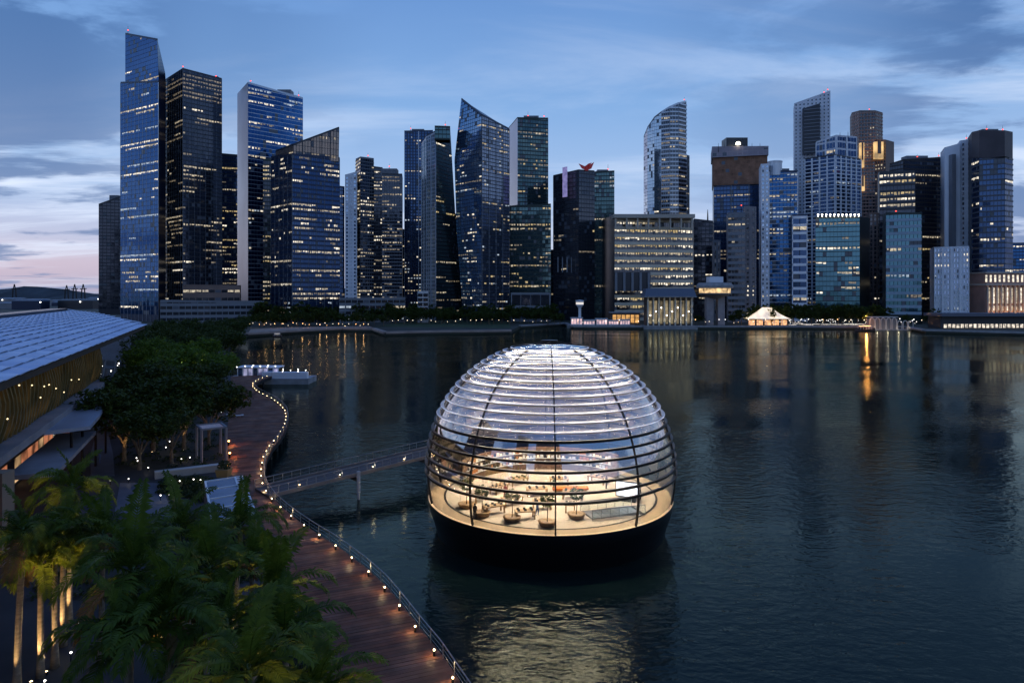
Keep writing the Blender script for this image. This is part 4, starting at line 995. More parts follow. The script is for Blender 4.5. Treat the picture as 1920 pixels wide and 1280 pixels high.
# scaled roof: rows of overlapping panels from eave to ridge
ZE, ZR, WR = 20.2, 22.2, 30.0
def roofz(v): t_ = v / WR; return ZE + (ZR - ZE) * t_ + 1.1 * math.sin(math.pi * t_) * (1 - .35 * t_)
rows, TL = 15, 5.0; dv = WR / rows; rnd = random.Random(21); farm = MB()
for r_ in range(rows):
    v0 = -1.6 + r_ * dv; v1 = v0 + dv
    send = 201 + 75 * max(0, v0) / WR
    s = 30.0
    while s < send - .5:
        e = min(s + TL, send); c = sw((s + e) / 2, WF - v0, roofz(v0))
        if c.y > 5:
            px, py = pix(c)
            if px > -140:
                lift = .11; w_ = .09
                near_ = c.y < 175; m = MB() if near_ else farm; q = []
                NS = 4
                for k in range(NS + 1):
                    ss = s + .06 + (e - s - .12) * k / NS; bow = .22 * math.sin(math.pi * k / NS)
                    q.append((sw(ss, WF - v0 + .35 * math.sin(math.pi * k / NS), roofz(v0) + lift + bow), sw(ss, WF - v1 - .25, roofz(v1) + .02 + bow * .4)))
                for (a, b), (c_, d_) in zip(q, q[1:]):
                    dn = Vector((0, 0, -w_)); m.hexa([a + dn, c_ + dn, d_ + dn, b + dn, a, c_, d_, b])
                if near_: o = m.build('roof_panel', M_tile[rnd.randrange(3)], arc); o.location = -AL
        s = e
ab(farm, 'roof_cladding', M_tile[0], kind='stuff'); print('panels', sum(1 for o in arc.children if o.name.startswith('roof_panel')))
m = MB()   # soffit and roof body under the panels
bs = [SB0 - 10, 201]
for k in range(rows):
    v0, v1 = -1.4 + k * dv, -1.4 + (k + 1) * dv; e0, e1 = 201 + 75 * max(0, v0) / WR - 1, 201 + 75 * max(0, v1) / WR - 1
    m.hexa([sw(SB0 - 10, WF - v0, roofz(v0) - .9), sw(e0, WF - v0, roofz(v0) - .9), sw(e1, WF - v1, roofz(v1) - .9), sw(SB0 - 10, WF - v1, roofz(v1) - .9),
            sw(SB0 - 10, WF - v0, roofz(v0) - .15), sw(e0, WF - v0, roofz(v0) - .15), sw(e1, WF - v1, roofz(v1) - .15), sw(SB0 - 10, WF - v1, roofz(v1) - .15)])
ab(m, 'soffit', pmat('soffit_bronze', (.05, .04, .03), .6))
m = MB(); m.bar(sw(60, WF - WR - 2, ZR + .3), sw(274, WF - WR - 2, ZR + .3), 5, 1.0); ab(m, 'ridge_cap', W_dark)
m = MB()     # bright verge strip at the far end of the roof
m.bar(sw(201.5, WF + .2, roofz(0) + .35), sw(201.5 + 75, WF - WR, ZR + .35), .5, .4); ab(m, 'verge', M_tile[2])
# vertical bronze fins with bowed faces, warm windows behind
k = 0; s = SB0 + .8
while s < SB1 - .4:
    m = MB(); prev = None; ph = s * .35
    for j in range(6):
        z = 12.6 + 7.2 * j / 5; o_ = .35 + .55 * math.sin(math.pi * j / 5) + .15 * math.sin(ph + j)
        cur = (sw(s - .22, WF - .85, z), sw(s + .22, WF - .85, z), sw(s + .22, WF - .85 + o_, z), sw(s - .22, WF - .85 + o_, z))
        if prev: m.hexa(list(prev) + list(cur))
        prev = cur
    o = m.build('fin', M_bronze, arc); o.location = -AL
    s += 1.55; k += 1
rnd = random.Random(9)
M_aw = pmat('arcade_window', (.2, .15, .1), emit=(1, .66, .28), estr=.16, evar=.9, escale=.5); M_aw2 = pmat('arcade_lamp', (.6, .5, .3), emit=(1, .78, .42), estr=2.2)
for i in range(int((SB1 - SB0) / 3.1)):
    s = SB0 + .8 + i * 3.1
    for z in (13.0, 15.2, 17.4):
        m = MB(); a, b = sw(s + .3, WF - .87, z), sw(s + 2.8, WF - .87, z + 1.8); m.face([a, (b.x, b.y, a.z), b, (a.x, a.y, b.z)]); ab(m, 'pane', M_aw if rnd.random() < .7 else G_smoke)
for (px, py) in ((60, 722), (83, 724), (92, 721), (76, 745), (36, 722), (134, 712), (148, 711), (14, 785), (120, 735), (105, 728)):
    t_ = (px - CX) / F; d_ = (-52 + .414 * 69 + 1.2) / (t_ + .414); z = zat(py, d_)
    c = Vector((t_ * d_, d_, z)); m = MB(); m.lathe([(0, -.1), (.1, 0), (0, .1)], 8, c); ab(m, 'wall_lamp', M_aw2)
# ledge along the foot of the fins, terrace canopy, shop fronts
M_ledge = pmat('ledge_concrete', (.22, .21, .22), .7, var=.2, vscale=.3)
m = MB(); m.bar(sw(SB0, WF - .2, 12.0), sw(SB1 + 2, WF - .2, 12.0), 2.6, .9); ab(m, 'ledge', M_ledge)
m = MB(); q = [sw(98, WF + .9), sw(130, WF + .9), sw(128, WF + 3.6), sw(108, WF + 5.2), sw(100, WF + 5.4)]
m.prism([(v.x, v.y) for v in q], 11.2, 11.65); ab(m, 'terrace_canopy', pmat('canopy_zinc', (.30, .33, .40), .4, .3, var=.1, vscale=.3))
for sx_ in (101, 108, 118, 127):
    a = sw(sx_, WF + 3.2); m = MB(); m.box(a.x - .12, a.x + .12, a.y - .12, a.y + .12, 2.56, 11.2); ab(m, 'canopy_post', M_dark)
m = MB(); q = [sw(88, WF + 4.2), sw(112, WF + 4.2), sw(112, WF - .4), sw(88, WF - .4)]
m.prism([(v.x, v.y) for v in q], 8.4, 8.9); ab(m, 'lower_canopy', M_ledge)
m = MB(); a = sw(79, WF + 1.4); m.box(a.x - .8, a.x + .8, a.y - .8, a.y + .8, 2.56, 11.4); ab(m, 'pillar', pmat('warm_stone', (.24, .18, .13), .7))
M_shop = pmat('shop_glow', (.3, .15, .1), emit=(1, .35, .16), estr=.35, evar=.9, escale=.35); M_shop2 = pmat('shop_glow_warm', (.3, .2, .1), emit=(1, .62, .3), estr=.5, evar=.9, escale=.3)
for i in range(34):
    s = SB0 + 2 + i * 3.1; m = MB(); a, b = sw(s, WF - 4.96), sw(s + 2.8, WF - 4.96); m.face([(a.x, a.y, 2.9), (b.x, b.y, 2.9), (b.x, b.y, 6.2), (a.x, a.y, 6.2)])
    ab(m, 'shop_window', (M_shop, M_shop2, G_smoke)[rnd.randrange(3)])
# stage of pale slabs at the far end of the arcade, under the roof tip
m = MB()
rnd = random.Random(4)
for i in range(14):
    s = 150 + i * 3.6; z = 19 - i * .5
    m.bar(sw(s, WF - 3, z - 3 - rnd.random() * 3), sw(s, WF - 11, z - 3), 2.2, 3.5)
ab(m, 'end_glazing', W_grey, kind='stuff')
for i in range(10):
    c = sw(150 + rnd.uniform(0, 40), WF - 2.0 - rnd.uniform(0, 1), rnd.uniform(6, 16)); m = MB(); m.lathe([(0, -.18), (.18, 0), (0, .18)], 8, c); ab(m, 'end_lamp', M_lampc)

# ================================================================ paths, beds, small structures on the promenade
def sheet(name, pts, z, mat, kind='structure'):
    m = MB(); m.face([(q.x, q.y, z) for q in pts]); return m.build(name, mat, kind=kind)
M_pale = pmat('pale_paving', (.085, .09, .11), .65, var=.25, vscale=.35, bump=.2, bscale=3)
sheet('path', [gr(170, 892, 2.57), gr(215, 892, 2.57), gr(212, 850, 2.57), gr(203, 812, 2.57), gr(180, 812, 2.57), gr(170, 850, 2.57)], 2.572, M_pale)
sheet('path', [gr(215, 960, 2.57), gr(330, 975, 2.57), gr(300, 905, 2.57), gr(225, 905, 2.57)], 2.576, M_pale)
beds = [[(222, 880), (420, 878), (424, 800), (300, 770), (230, 800)], [(300, 925), (385, 940), (395, 900), (310, 898)], [(240, 1130), (520, 1080), (480, 985), (330, 985)],
        [(60, 1120), (230, 1130), (300, 1000), (110, 990)], [(300, 1290), (590, 1270), (550, 1130), (360, 1160)]]
for bpts in beds: sheet('planting_bed', [gr(x, y, 2.58) for x, y in bpts], 2.585, M_soil)
# shrubs of the beds: uncountable ground cover
M_shr = leafmat('shrub_leaf', (.035, .055, .02), .45)
def inside(pt, poly):
    x, y = pt; c = False; j = len(poly) - 1
    for i in range(len(poly)):
        xi, yi = poly[i]; xj, yj = poly[j]
        if (yi > y) != (yj > y) and x < (xj - xi) * (y - yi) / (yj - yi) + xi: c = not c
        j = i
    return c
rnd = random.Random(31)
for bi, bpts in enumerate(beds):
    P2 = [(gr(x, y, 2.6).x, gr(x, y, 2.6).y) for x, y in bpts]; xs = [q[0] for q in P2]; ys = [q[1] for q in P2]; m = MB(); cnt = 0
    cl = [(rnd.uniform(min(xs), max(xs)), rnd.uniform(min(ys), max(ys)), rnd.uniform(.4, 1.0)) for _ in range(260)]
    for cx_, cy_, h_ in cl:
        if not inside((cx_, cy_), P2): continue
        for _ in range(26):
            a = rnd.uniform(0, 6.28); r_ = rnd.random() ** .5 * .8; z = 2.6 + h_ * rnd.random() * (1 - r_ * .6)
            c = Vector((cx_ + r_ * math.cos(a), cy_ + r_ * math.sin(a), z)); d_ = Vector((rnd.gauss(0, 1), rnd.gauss(0, 1), rnd.gauss(0, .8))).normalized(); e = d_.cross(Vector((rnd.gauss(0, 1), rnd.gauss(0, 1), rnd.gauss(0, 1)))).normalized()
            s_ = rnd.uniform(.12, .26); m.face([c - d_ * s_, c + e * s_ * .5, c + d_ * s_, c - e * s_ * .5])
    m.build('undergrowth', M_shr, label='low dark shrubs filling a planting bed by the boardwalk', kind='stuff')
# low pale planter wall
a, b = gr(290, 897, 2.56), gr(413, 882, 2.56)
o = empty('planter_wall', a, 0, 'low pale stone planter wall beside the boardwalk', 'wall')
m = MB(); m.bar(Vector((0, 0, .45)), b - a + Vector((0, 0, .45)), .9, .9); m.build('wall', pmat('pale_stone', (.42, .38, .34), .7, var=.15, vscale=.6), o)
m = MB(); m.bar(Vector((0, 0, .95)), b - a + Vector((0, 0, .95)), 1.1, .1); m.build('coping', pmat('coping_stone', (.5, .46, .42), .6), o)
# portal frame
p0, p1 = gr(378, 868, 2.56), gr(424, 862, 2.56)
o = empty('portal_frame', p0, 0, 'white open portal frame standing beside the boardwalk', 'frame')
d_ = p1 - p0; d_.z = 0; nb = Vector((-d_.y, d_.x, 0)).normalized() * 4.0
H_ = 5.0
for q in (Vector(), d_, nb, d_ + nb):
    m = MB(); m.box(q.x - .14, q.x + .14, q.y - .14, q.y + .14, 0, H_); m.build('post', W_grey, o)
for q0, q1 in ((Vector(), d_), (nb, d_ + nb), (Vector(), nb), (d_, d_ + nb)):
    m = MB(); m.bar(q0 + Vector((0, 0, H_ + .1)), q1 + Vector((0, 0, H_ + .1)), .3, .25); m.build('beam', W_grey, o)
for i in range(5):
    m = MB(); m.bar(nb * (i + .5) / 5 + Vector((0, 0, H_ + .02)), d_ + nb * (i + .5) / 5 + Vector((0, 0, H_ + .02)), .22, .08); m.build('slat', W_pale, o)
# skylight canopy over the lift
ZK = 5.6; k0, k1, k2 = gr(385, 903, ZK), gr(453, 893, ZK), gr(479, 962, ZK)
o = empty('skylight_canopy', (k0.x, k0.y, 2.56), 0, 'white framed glass canopy roof at the inner edge of the boardwalk', 'canopy')
ex = (k1 - k0); ey = (k2 - k1); ex.z = ey.z = 0; zz = ZK - 2.56
M_cg = pmat('frosted_pane', (.22, .27, .36), .25, .2, var=.1, vscale=.5)
for i in range(4):
    m = MB(); a = ey * (i / 4 + .015) + ex * .03; b = ey * ((i + 1) / 4 - .015) + ex * .03; m.hexa([a + Vector((0, 0, zz - .08)), a + ex * .76 + Vector((0, 0, zz - .08)), b + ex * .76 + Vector((0, 0, zz - .08)), b + Vector((0, 0, zz - .08)), a + Vector((0, 0, zz)), a + ex * .76 + Vector((0, 0, zz)), b + ex * .76 + Vector((0, 0, zz)), b + Vector((0, 0, zz))])
    m.build('pane', M_cg, o)
for f_ in (0, .81, 1.0):
    m = MB(); m.bar(ex * f_ + Vector((0, 0, zz)), ex * f_ + ey + Vector((0, 0, zz)), .22, .26); m.build('beam', M_white, o)
for i in range(5):
    m = MB(); m.bar(ey * i / 4 + Vector((0, 0, zz + .02)), ey * i / 4 + ex + Vector((0, 0, zz + .02)), .16, .2); m.build('rafter', M_white, o)
for i in range(16):
    m = MB(); c = ey * (i + .5) / 16; m.bar(c + ex * .82 + Vector((0, 0, zz - .04)), c + ex * .99 + Vector((0, 0, zz - .04)), .3, .06); m.build('louvre', M_white, o)
for q in (Vector(), ex, ey, ex + ey):
    m = MB(); m.box(q.x - .12, q.x + .12, q.y - .12, q.y + .12, 0, zz - .1); m.build('post', M_steel, o)
# planter tub at the end of the wall
q = gr(420, 893, 2.56); o = empty('planter_tub', q, 0, 'square planter tub with a bush at the end of the pale wall', 'planter')
m = MB(); m.hexa([(-.7, -.7, 0), (.7, -.7, 0), (.7, .7, 0), (-.7, .7, 0), (-.9, -.9, 1.1), (.9, -.9, 1.1), (.9, .9, 1.1), (-.9, .9, 1.1)]); m.build('tub', pmat('ochre_tub', (.30, .20, .08), .7), o)
obj('foliage', clump(220, .9, .7, .2, M_shr, 'foliage', 8, 1.6), o)
# deck bench (white curved)
q = gr(437, 782, ZD); o = empty('deck_bench', q, 0, 'white curved bench on the boardwalk', 'bench')
m = MB(); pts = [(-1.6, .8, .45), (-.4, .1, .45), (.8, -.4, .45), (1.7, -.2, .45), (1.8, .6, .45)]
for a, b in zip(pts, pts[1:]): m.bar(a, b, .5, .12)
m.build('seat', M_white, o)
for a in pts[::2]:
    m = MB(); m.box(a[0] - .08, a[0] + .08, a[1] - .08, a[1] + .08, 0, .39); m.build('leg', M_steel, o)
# amber washers at the inner edge of the deck
for px, py, e in ((431, 742, 260), (434, 752, 160), (430, 835, 230), (432, 858, 230), (430, 882, 200), (521, 1190, 0), (536, 1160, 120)):
    q = gr(px, py, ZD) + WD * -.1
    o = empty('wash_lamp', q, 0, 'amber wash lamp low at the inner edge of the boardwalk', 'lamp', 'amber lamps at the inner deck edge')
    m = MB(); m.box(-.12, .12, -.12, .12, 0, .7); m.build('post', M_dark, o)
    m = MB(); m.box(-.10, .10, -.10, .10, .702, .86); m.build('lens', M_lampo, o)
    if e: lamp('wash_light', (WD.x * .5, WD.y * .5, .75), e * .30, (1, .36, .10), .1, parent=o)
# garden globes
gl = MB(); gl.lathe([(0, -.075), (.053, -.05), (.075, 0), (.053, .05), (0, .075)], 10, (0, 0, .62)); gme = gl.mesh('globe', M_lampc, True)
gp = MB(); gp.tube([(0, 0, 0), (0, 0, .5)], .04, 6); gpm = gp.mesh('stem', M_dark)
glob_px = [(256, 858), (258, 863), (278, 876), (207, 900), (241, 897), (311, 838), (320, 843), (318, 827), (348, 822), (340, 860), (356, 857), (270, 928), (301, 928), (317, 926), (322, 900), (337, 901), (363, 898), (376, 899), (386, 905),
           (386, 915), (172, 993), (178, 1005), (146, 1166), (227, 1182), (133, 1222), (352, 1150), (357, 1200), (480, 1040), (505, 1045), (505, 1015), (84, 1275), (150, 815), (138, 812), (400, 750), (415, 772), (350, 755)]
for px, py in glob_px:
    q = gr(px, py, 3.2); q.z = 2.57
    o = empty('garden_lamp', q, 0, 'small white globe lamp among the promenade planting', 'lamp', 'globe lamps in the planting beds')
    obj('stem', gpm, o); obj('globe', gme, o)
    lamp('globe_light', (0, 0, .9), 4, (1, .85, .6), .12, parent=o)
# ================================================================ palms
M_frond = leafmat('palm_frond', (.070, .122, .018), .5, .42)
M_frond2 = leafmat('palm_frond_pale', (.105, .16, .022), .45, .42)
M_shaft = pmat('crown_shaft', (.09, .15, .04), .5, var=.3, vscale=2)
M_ptrunk = pmat('palm_trunk', (.20, .17, .13), .85, var=.3, vscale=2.5, bump=.4, bscale=8, sx=(1, 1, 3))
def frond(Lf, rise, droop, seed, mat, nl=27, lw=.085, ll=.95):
    """one feather frond along +X: arching rib and two ranks of hanging leaflets"""
    rnd = random.Random(seed); m = MB(); pts = []; p_ = Vector((.05, 0, 0)); a = rise
    NP = 16
    for i in range(NP + 1):
        pts.append(p_.copy()); st = Lf / NP; p_ = p_ + Vector((math.cos(a) * st, 0, math.sin(a) * st)); a -= droop / NP * (0.5 + 1.1 * i / NP)
    m.tube(pts, [.035 * (1 - .85 * i / NP) + .004 for i in range(NP + 1)], 4, cap=False)
    for i in range(nl):
        t_ = .10 + .90 * i / (nl - 1); f = t_ * NP; k = min(NP - 1, int(f)); c = pts[k].lerp(pts[k + 1], f - k); d = (pts[k + 1] - pts[k]).normalized()
        up = Vector((-d.z, 0, d.x)); le = ll * (math.sin(math.pi * (.12 + .80 * t_)) ** .7) * rnd.uniform(.85, 1.12)
        for sg in (-1, 1):
            out_ = (Vector((0, sg, 0)) * .82 + d * (.35 + .5 * t_) + up * rnd.uniform(-.05, .32)).normalized()
            mid = c + out_ * le * .5; tip = c + out_ * le * .92 + Vector((0, 0, -le * rnd.uniform(.18, .42)))
            w_ = d * lw * rnd.uniform(.8, 1.2)
            m.face([c - w_ * .4, c + w_ * .4, mid + w_, mid - w_]); m.face([mid - w_, mid + w_, tip])
    return m.mesh('frond', mat)
FR = {}
M_frond3 = leafmat('palm_frond_dry', (.13, .09, .035), .4, .2)
for tone, mt in ((0, M_frond), (1, M_frond2), (2, M_frond3)):
    FR[tone] = [[frond(3.6, R(82), R(38), 1, mt), frond(3.4, R(74), R(60), 2, mt)],
                [frond(3.7, R(58), R(95), 3, mt), frond(3.8, R(50), R(105), 4, mt)],
                [frond(3.8, R(34), R(105), 5, mt), frond(3.6, R(28), R(95), 6, mt), frond(3.7, R(38), R(120), 7, mt)],
                [frond(3.6, R(6), R(95), 8, mt), frond(3.4, R(-6), R(80), 9, mt)]]
def palm(base, H, label, tone=0, scale=1.0, seed=0, nfr=(2, 4, 6, 4), spear=False, lean=(0, 0)):
    rnd = random.Random(seed)
    o = empty('palm_tree', base, 0, label, 'palm', 'palms beside the boardwalk')
    top = Vector((lean[0], lean[1], H)); m = MB()
    pts = [Vector((lean[0] * (i / 8) ** 2, lean[1] * (i / 8) ** 2, H * i / 8)) for i in range(9)]
    m.tube(pts, [.30, .23, .20, .19, .19, .185, .18, .17, .16], 10); tk = m.build('trunk', M_ptrunk, o, True)
    m = MB(); m.tube([top - Vector((0, 0, .02)), top + Vector((0, 0, .35)), top + Vector((0, 0, 1.1)), top + Vector((0, 0, 1.55))], [.16, .19, .13, .06], 8); m.build('crown_shaft', M_shaft, tk, True)
    a0 = rnd.uniform(0, 6.28)
    for tier, n_ in enumerate(nfr):
        for i in range(n_):
            me = rnd.choice(FR[2 if tier == 3 and rnd.random() < .22 else tone][tier]); f = obj('frond', me, o, top + Vector((0, 0, 1.45 - .16 * tier)))
            f.rotation_euler = (rnd.uniform(-.25, .25), rnd.uniform(-.12, .12), a0 + tier * .5 + 2 * math.pi * (i + rnd.uniform(-.25, .25)) / n_)
            k = scale * rnd.uniform(.85, 1.12); f.scale = (k, k, k)
    if spear:
        f = obj('spear_frond', FR[tone][0][0], o, top + Vector((0, 0, 1.5))); f.rotation_euler = (0, R(-6), rnd.uniform(0, 6.28)); f.scale = (scale * 1.1,) * 3
    return o
# crown centres in the photograph, crown height above the ground
PALMS = [((130, 915), 9.5, 1, 1.0, False, 'bushy pale green palm beside the path to the arcade'),
         ((32, 1000), 9.0, 0, 1.0, False, 'dark palm beside the pale green palm at the paved court'),
         ((238, 1075), 10.5, 0, 1.05, True, 'tall palm with an upright unopened spear frond'),
         ((345, 990), 8.6, 0, 1.0, False, 'palm growing just below the glass canopy roof'),
         ((440, 985), 8.0, 0, 1.0, False, 'palm whose fronds brush the glass canopy roof'),
         ((385, 1060), 8.8, 0, 1.05, False, 'dark palm in the middle of the bed between taller palms'),
         ((475, 1045), 7.6, 0, .95, False, 'palm arching towards the boardwalk beside a lit lamp'),
         ((512, 1115), 7.4, 1, 1.0, True, 'bright green palm with a lamp lit trunk leaning over the boardwalk'),
         ((330, 1150), 9.4, 0, 1.1, False, 'large dark palm over the paved court with hanging fronds'),
         ((470, 1265), 8.8, 1, 1.0, False, 'yellow green palm with a fan of low fronds'),
         ((590, 1290), 7.0, 1, .95, False, 'low palm spreading over the boardwalk planks'),
         ((190, 1000), 7.8, 0, .95, False, 'small dark palm between the tall spear palm and the path'),
         ((425, 1165), 8.4, 0, 1.0, False, 'dark palm behind the bright green palm at the deck'),
         ((250, 1200), 8.6, 0, 1.0, False, 'dark palm standing alone over the paved court'),
         ((545, 1190), 6.6, 0, 1.0, False, 'drooping palm casting its fronds over the deck planks')]
for i, ((px, py), H, tone, sc, spear, lab) in enumerate(PALMS):
    c = gr(px, py, 2.57 + H + 1.2); base = Vector((c.x, c.y, 2.57))
    palm(base, H, lab, tone, sc, 100 + i, spear=spear, lean=(random.uniform(-.4, .4), random.uniform(-.3, .3)))
# floodlit palm trunks: warm spikes at their feet
def uplight(base, h, e, col=(1, .62, .26), off=(0, -.9), label='small warm uplight at the foot of a tree'):
    b = Vector((base[0] + off[0], base[1] + off[1], 2.575))
    o = empty('uplight', b, 0, label, 'uplight', 'uplights under the trees')
    m = MB(); m.lathe([(0, 0), (.13, 0), (.15, .1), (.12, .22), (.10, .22)], 10); m.build('housing', M_dark, o)
    m = MB(); m.lathe([(.098, .20), (0, .20)], 10); m.build('lens', M_lampw, o)
    lamp('uplight_beam', (0, 0, .3), e, col, .06, 'SPOT', o, 46, (-off[0] * .8, -off[1] * .8, h))
for (px, py), H in (((103, 1250), 7.5), ((118, 1210), 7.0), ((76, 1268), 6.6)):
    g_ = gr(px, py, 2.57); o = palm(Vector((g_.x, g_.y, 2.57)), H, 'slim palm with a warm floodlit trunk at the paved court', 1, 1.0, int(px), nfr=(1, 4, 5, 4))
    uplight(g_, H, 3200)
for i, e in [(i, E_[P_[0]]) for E_ in [{(512, 1115): 3600, (238, 1075): 2000, (130, 915): 3600, (470, 1265): 1500, (590, 1290): 1200, (440, 985): 1000, (32, 1000): 1800}] for i, P_ in enumerate(PALMS) if P_[0] in E_]:
    (px, py), H = PALMS[i][0], PALMS[i][1]; c = gr(px, py, 2.57 + H + 1.2); uplight((c.x, c.y), H, e)

# ================================================================ broadleaf trees of the promenade
M_bark = pmat('tree_bark', (.16, .12, .08), .9, var=.35, vscale=2, bump=.5, bscale=6)
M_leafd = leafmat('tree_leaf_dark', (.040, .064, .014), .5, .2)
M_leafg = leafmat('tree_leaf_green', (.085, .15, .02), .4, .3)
def crown_mesh(seed, rx, rz, n_cl, per, size, mat, lobes=7):
    rnd = random.Random(seed); m = MB()
    L_ = [(Vector((rnd.uniform(-.62, .62) * rx, rnd.uniform(-.62, .62) * rx, rnd.uniform(-.35, .45) * rz)), rnd.uniform(.35, .6)) for _ in range(lobes)]
    for _ in range(n_cl):
        c0, k = rnd.choice(L_)
        v = Vector((rnd.gauss(0, 1), rnd.gauss(0, 1), rnd.gauss(0, 1))).normalized() * (rnd.random() ** .25)
        c = c0 + Vector((v.x * rx * k, v.y * rx * k, v.z * rz * k * 1.1))
        for _ in range(per):
            q = c + Vector((rnd.gauss(0, .34), rnd.gauss(0, .34), rnd.gauss(0, .2))); a = Vector((rnd.gauss(0, 1), rnd.gauss(0, 1), rnd.gauss(0, .6))).normalized(); b = a.cross(Vector((rnd.gauss(0, 1), rnd.gauss(0, 1), rnd.gauss(0, 1)))).normalized()
            s_ = size * rnd.uniform(.6, 1.3); m.face([q - a * s_, q + b * s_ * .5, q + a * s_, q - b * s_ * .5])
    return m.mesh('crown', mat)
def limb_mesh(seed, H, spread):
    rnd = random.Random(seed); m = MB(); fork = H * .32
    m.tube([(0, 0, -.1), (.05, 0, fork * .5), (0, .05, fork)], [.34, .26, .24], 9)
    for i in range(6):
        a = 2 * math.pi * i / 6 + rnd.uniform(-.3, .3); r_ = spread * rnd.uniform(.5, .9)
        m.tube([(0, 0, fork - .1), (math.cos(a) * r_ * .35, math.sin(a) * r_ * .35, fork + (H - fork) * .45), (math.cos(a) * r_, math.sin(a) * r_, H * rnd.uniform(.8, 1.0))], [.17, .10, .03], 6)
    return m.mesh('trunk', M_bark)
TRK = [limb_mesh(i, 7.0, 4) for i in range(3)]
CRD = [crown_mesh(40 + i, 5.4, 3.4, 330, 11, .30, M_leafd) for i in range(3)]
CRG = [crown_mesh(50 + i, 5.0, 3.4, 330, 11, .30, M_leafg) for i in range(2)]
def tree(base, label, kind, i, k=1.0, group='trees of the promenade', cz=7.0):
    o = empty('broadleaf_tree', base, random.Random(i).uniform(0, 6.28), label, 'tree', group)
    t_ = obj('trunk', TRK[i % 3], o); c = obj('crown', (CRD if kind == 0 else CRG)[i % (3 if kind == 0 else 2)], o, (0, 0, cz))
    k *= 1.2; o.scale = (k, k, k); return o
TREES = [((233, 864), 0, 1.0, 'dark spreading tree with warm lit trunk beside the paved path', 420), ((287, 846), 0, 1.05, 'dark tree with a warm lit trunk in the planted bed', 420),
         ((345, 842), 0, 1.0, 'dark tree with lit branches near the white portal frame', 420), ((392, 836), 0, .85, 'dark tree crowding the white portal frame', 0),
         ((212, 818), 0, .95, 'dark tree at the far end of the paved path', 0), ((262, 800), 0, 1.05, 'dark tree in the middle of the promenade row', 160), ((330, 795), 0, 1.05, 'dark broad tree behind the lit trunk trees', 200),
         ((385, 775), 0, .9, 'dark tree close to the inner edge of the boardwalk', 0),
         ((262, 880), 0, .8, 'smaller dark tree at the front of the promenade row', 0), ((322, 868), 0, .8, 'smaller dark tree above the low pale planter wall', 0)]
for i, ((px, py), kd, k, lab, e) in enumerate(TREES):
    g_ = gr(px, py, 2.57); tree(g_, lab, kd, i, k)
    if e: uplight(g_, 6, e, off=(.5, -1.3), label='small warm uplight at the foot of a tree')
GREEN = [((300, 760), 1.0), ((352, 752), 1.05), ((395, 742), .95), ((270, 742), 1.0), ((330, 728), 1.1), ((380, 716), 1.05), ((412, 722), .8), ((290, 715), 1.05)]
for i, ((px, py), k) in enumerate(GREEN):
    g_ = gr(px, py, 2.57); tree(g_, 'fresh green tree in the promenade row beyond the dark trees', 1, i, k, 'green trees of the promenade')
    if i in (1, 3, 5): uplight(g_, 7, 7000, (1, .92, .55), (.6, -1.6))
FARD = [(300, 695), (345, 690), (385, 686), (412, 690), (270, 690), (318, 676), (358, 670), (395, 668), (425, 672), (300, 664), (340, 655), (378, 652), (412, 654), (436, 652), (360, 642), (395, 640), (425, 640), (446, 638), (280, 650), (250, 655), (320, 640), (440, 630)]
for i, (px, py) in enumerate(FARD):
    g_ = gr(px, py, 2.57); tree(g_, 'dark tree in the wooded corner where promenade meets the far shore', 0, i, 1.0 + .02 * (i % 5), 'dark trees at the bay corner')
# people on the path
def person(base, rz, top, trou, label, h=1.72):
    o = empty('person', base, rz, label, 'person')
    me = bpy.data.meshes.new('body')
    vs_ = [(0, 0, .93), (0, 0, 1.15), (0, 0, 1.40), (0, 0, 1.50), (0, .01, 1.60), (0, .01, 1.70), (.17, 0, 1.40), (.22, .02, 1.14), (.22, -.06, .90), (-.17, 0, 1.40), (-.22, -.02, 1.14), (-.22, .06, .90),
           (.09, 0, .88), (.10, -.10, .48), (.10, -.02, .06), (.10, -.16, .03), (-.09, 0, .88), (-.10, .10, .48), (-.10, .16, .06), (-.10, .04, .03)]
    ed = [(0, 1), (1, 2), (2, 3), (3, 4), (4, 5), (2, 6), (6, 7), (7, 8), (2, 9), (9, 10), (10, 11), (0, 12), (12, 13), (13, 14), (14, 15), (0, 16), (16, 17), (17, 18), (18, 19)]
    me.from_pydata(vs_, ed, []); me.materials.append(top); me.materials.append(trou); me.materials.append(pmat('skin', (.40, .25, .18), .6))
    b = obj('body', me, o); md = b.modifiers.new('skin', 'SKIN'); sb = b.modifiers.new('sub', 'SUBSURF'); sb.levels = sb.render_levels = 1
    rad = [.15, .15, .13, .055, .09, .075, .07, .05, .04, .07, .05, .04, .10, .07, .05, .04, .10, .07, .05, .04]
    if not me.skin_vertices: 
        bpy.context.view_layer.objects.active = b
    for i, r_ in enumerate(rad):
        sv = me.skin_vertices[0].data[i]; sv.radius = (r_, r_); sv.use_root = (i == 0)
    m = MB(); m.lathe([(.105, -.02), (.10, .06), (.05, .105), (0, .115)], 10, (0, .015, 1.66)); m.build('hair', pmat('hair_dark', (.015, .012, .01), .7), o, True)
    s_ = h / 1.78; o.scale = (s_, s_, s_)
    return o
people = [((167, 868), .3, (.05, .05, .06), (.03, .03, .04), 'person in dark clothes walking at the edge of the paved path'), ((187, 868), -.2, (.10, .16, .34), (.04, .05, .10), 'person in a blue shirt walking on the paved path')]
for (px, py), rz, c1_, c2_, lab in people:
    try: person(gr(px, py, 2.575), rz, pmat('cloth_%d' % px, c1_, .8), pmat('cloth2_%d' % px, c2_, .8), lab)
    except Exception as ex: print('person', ex)

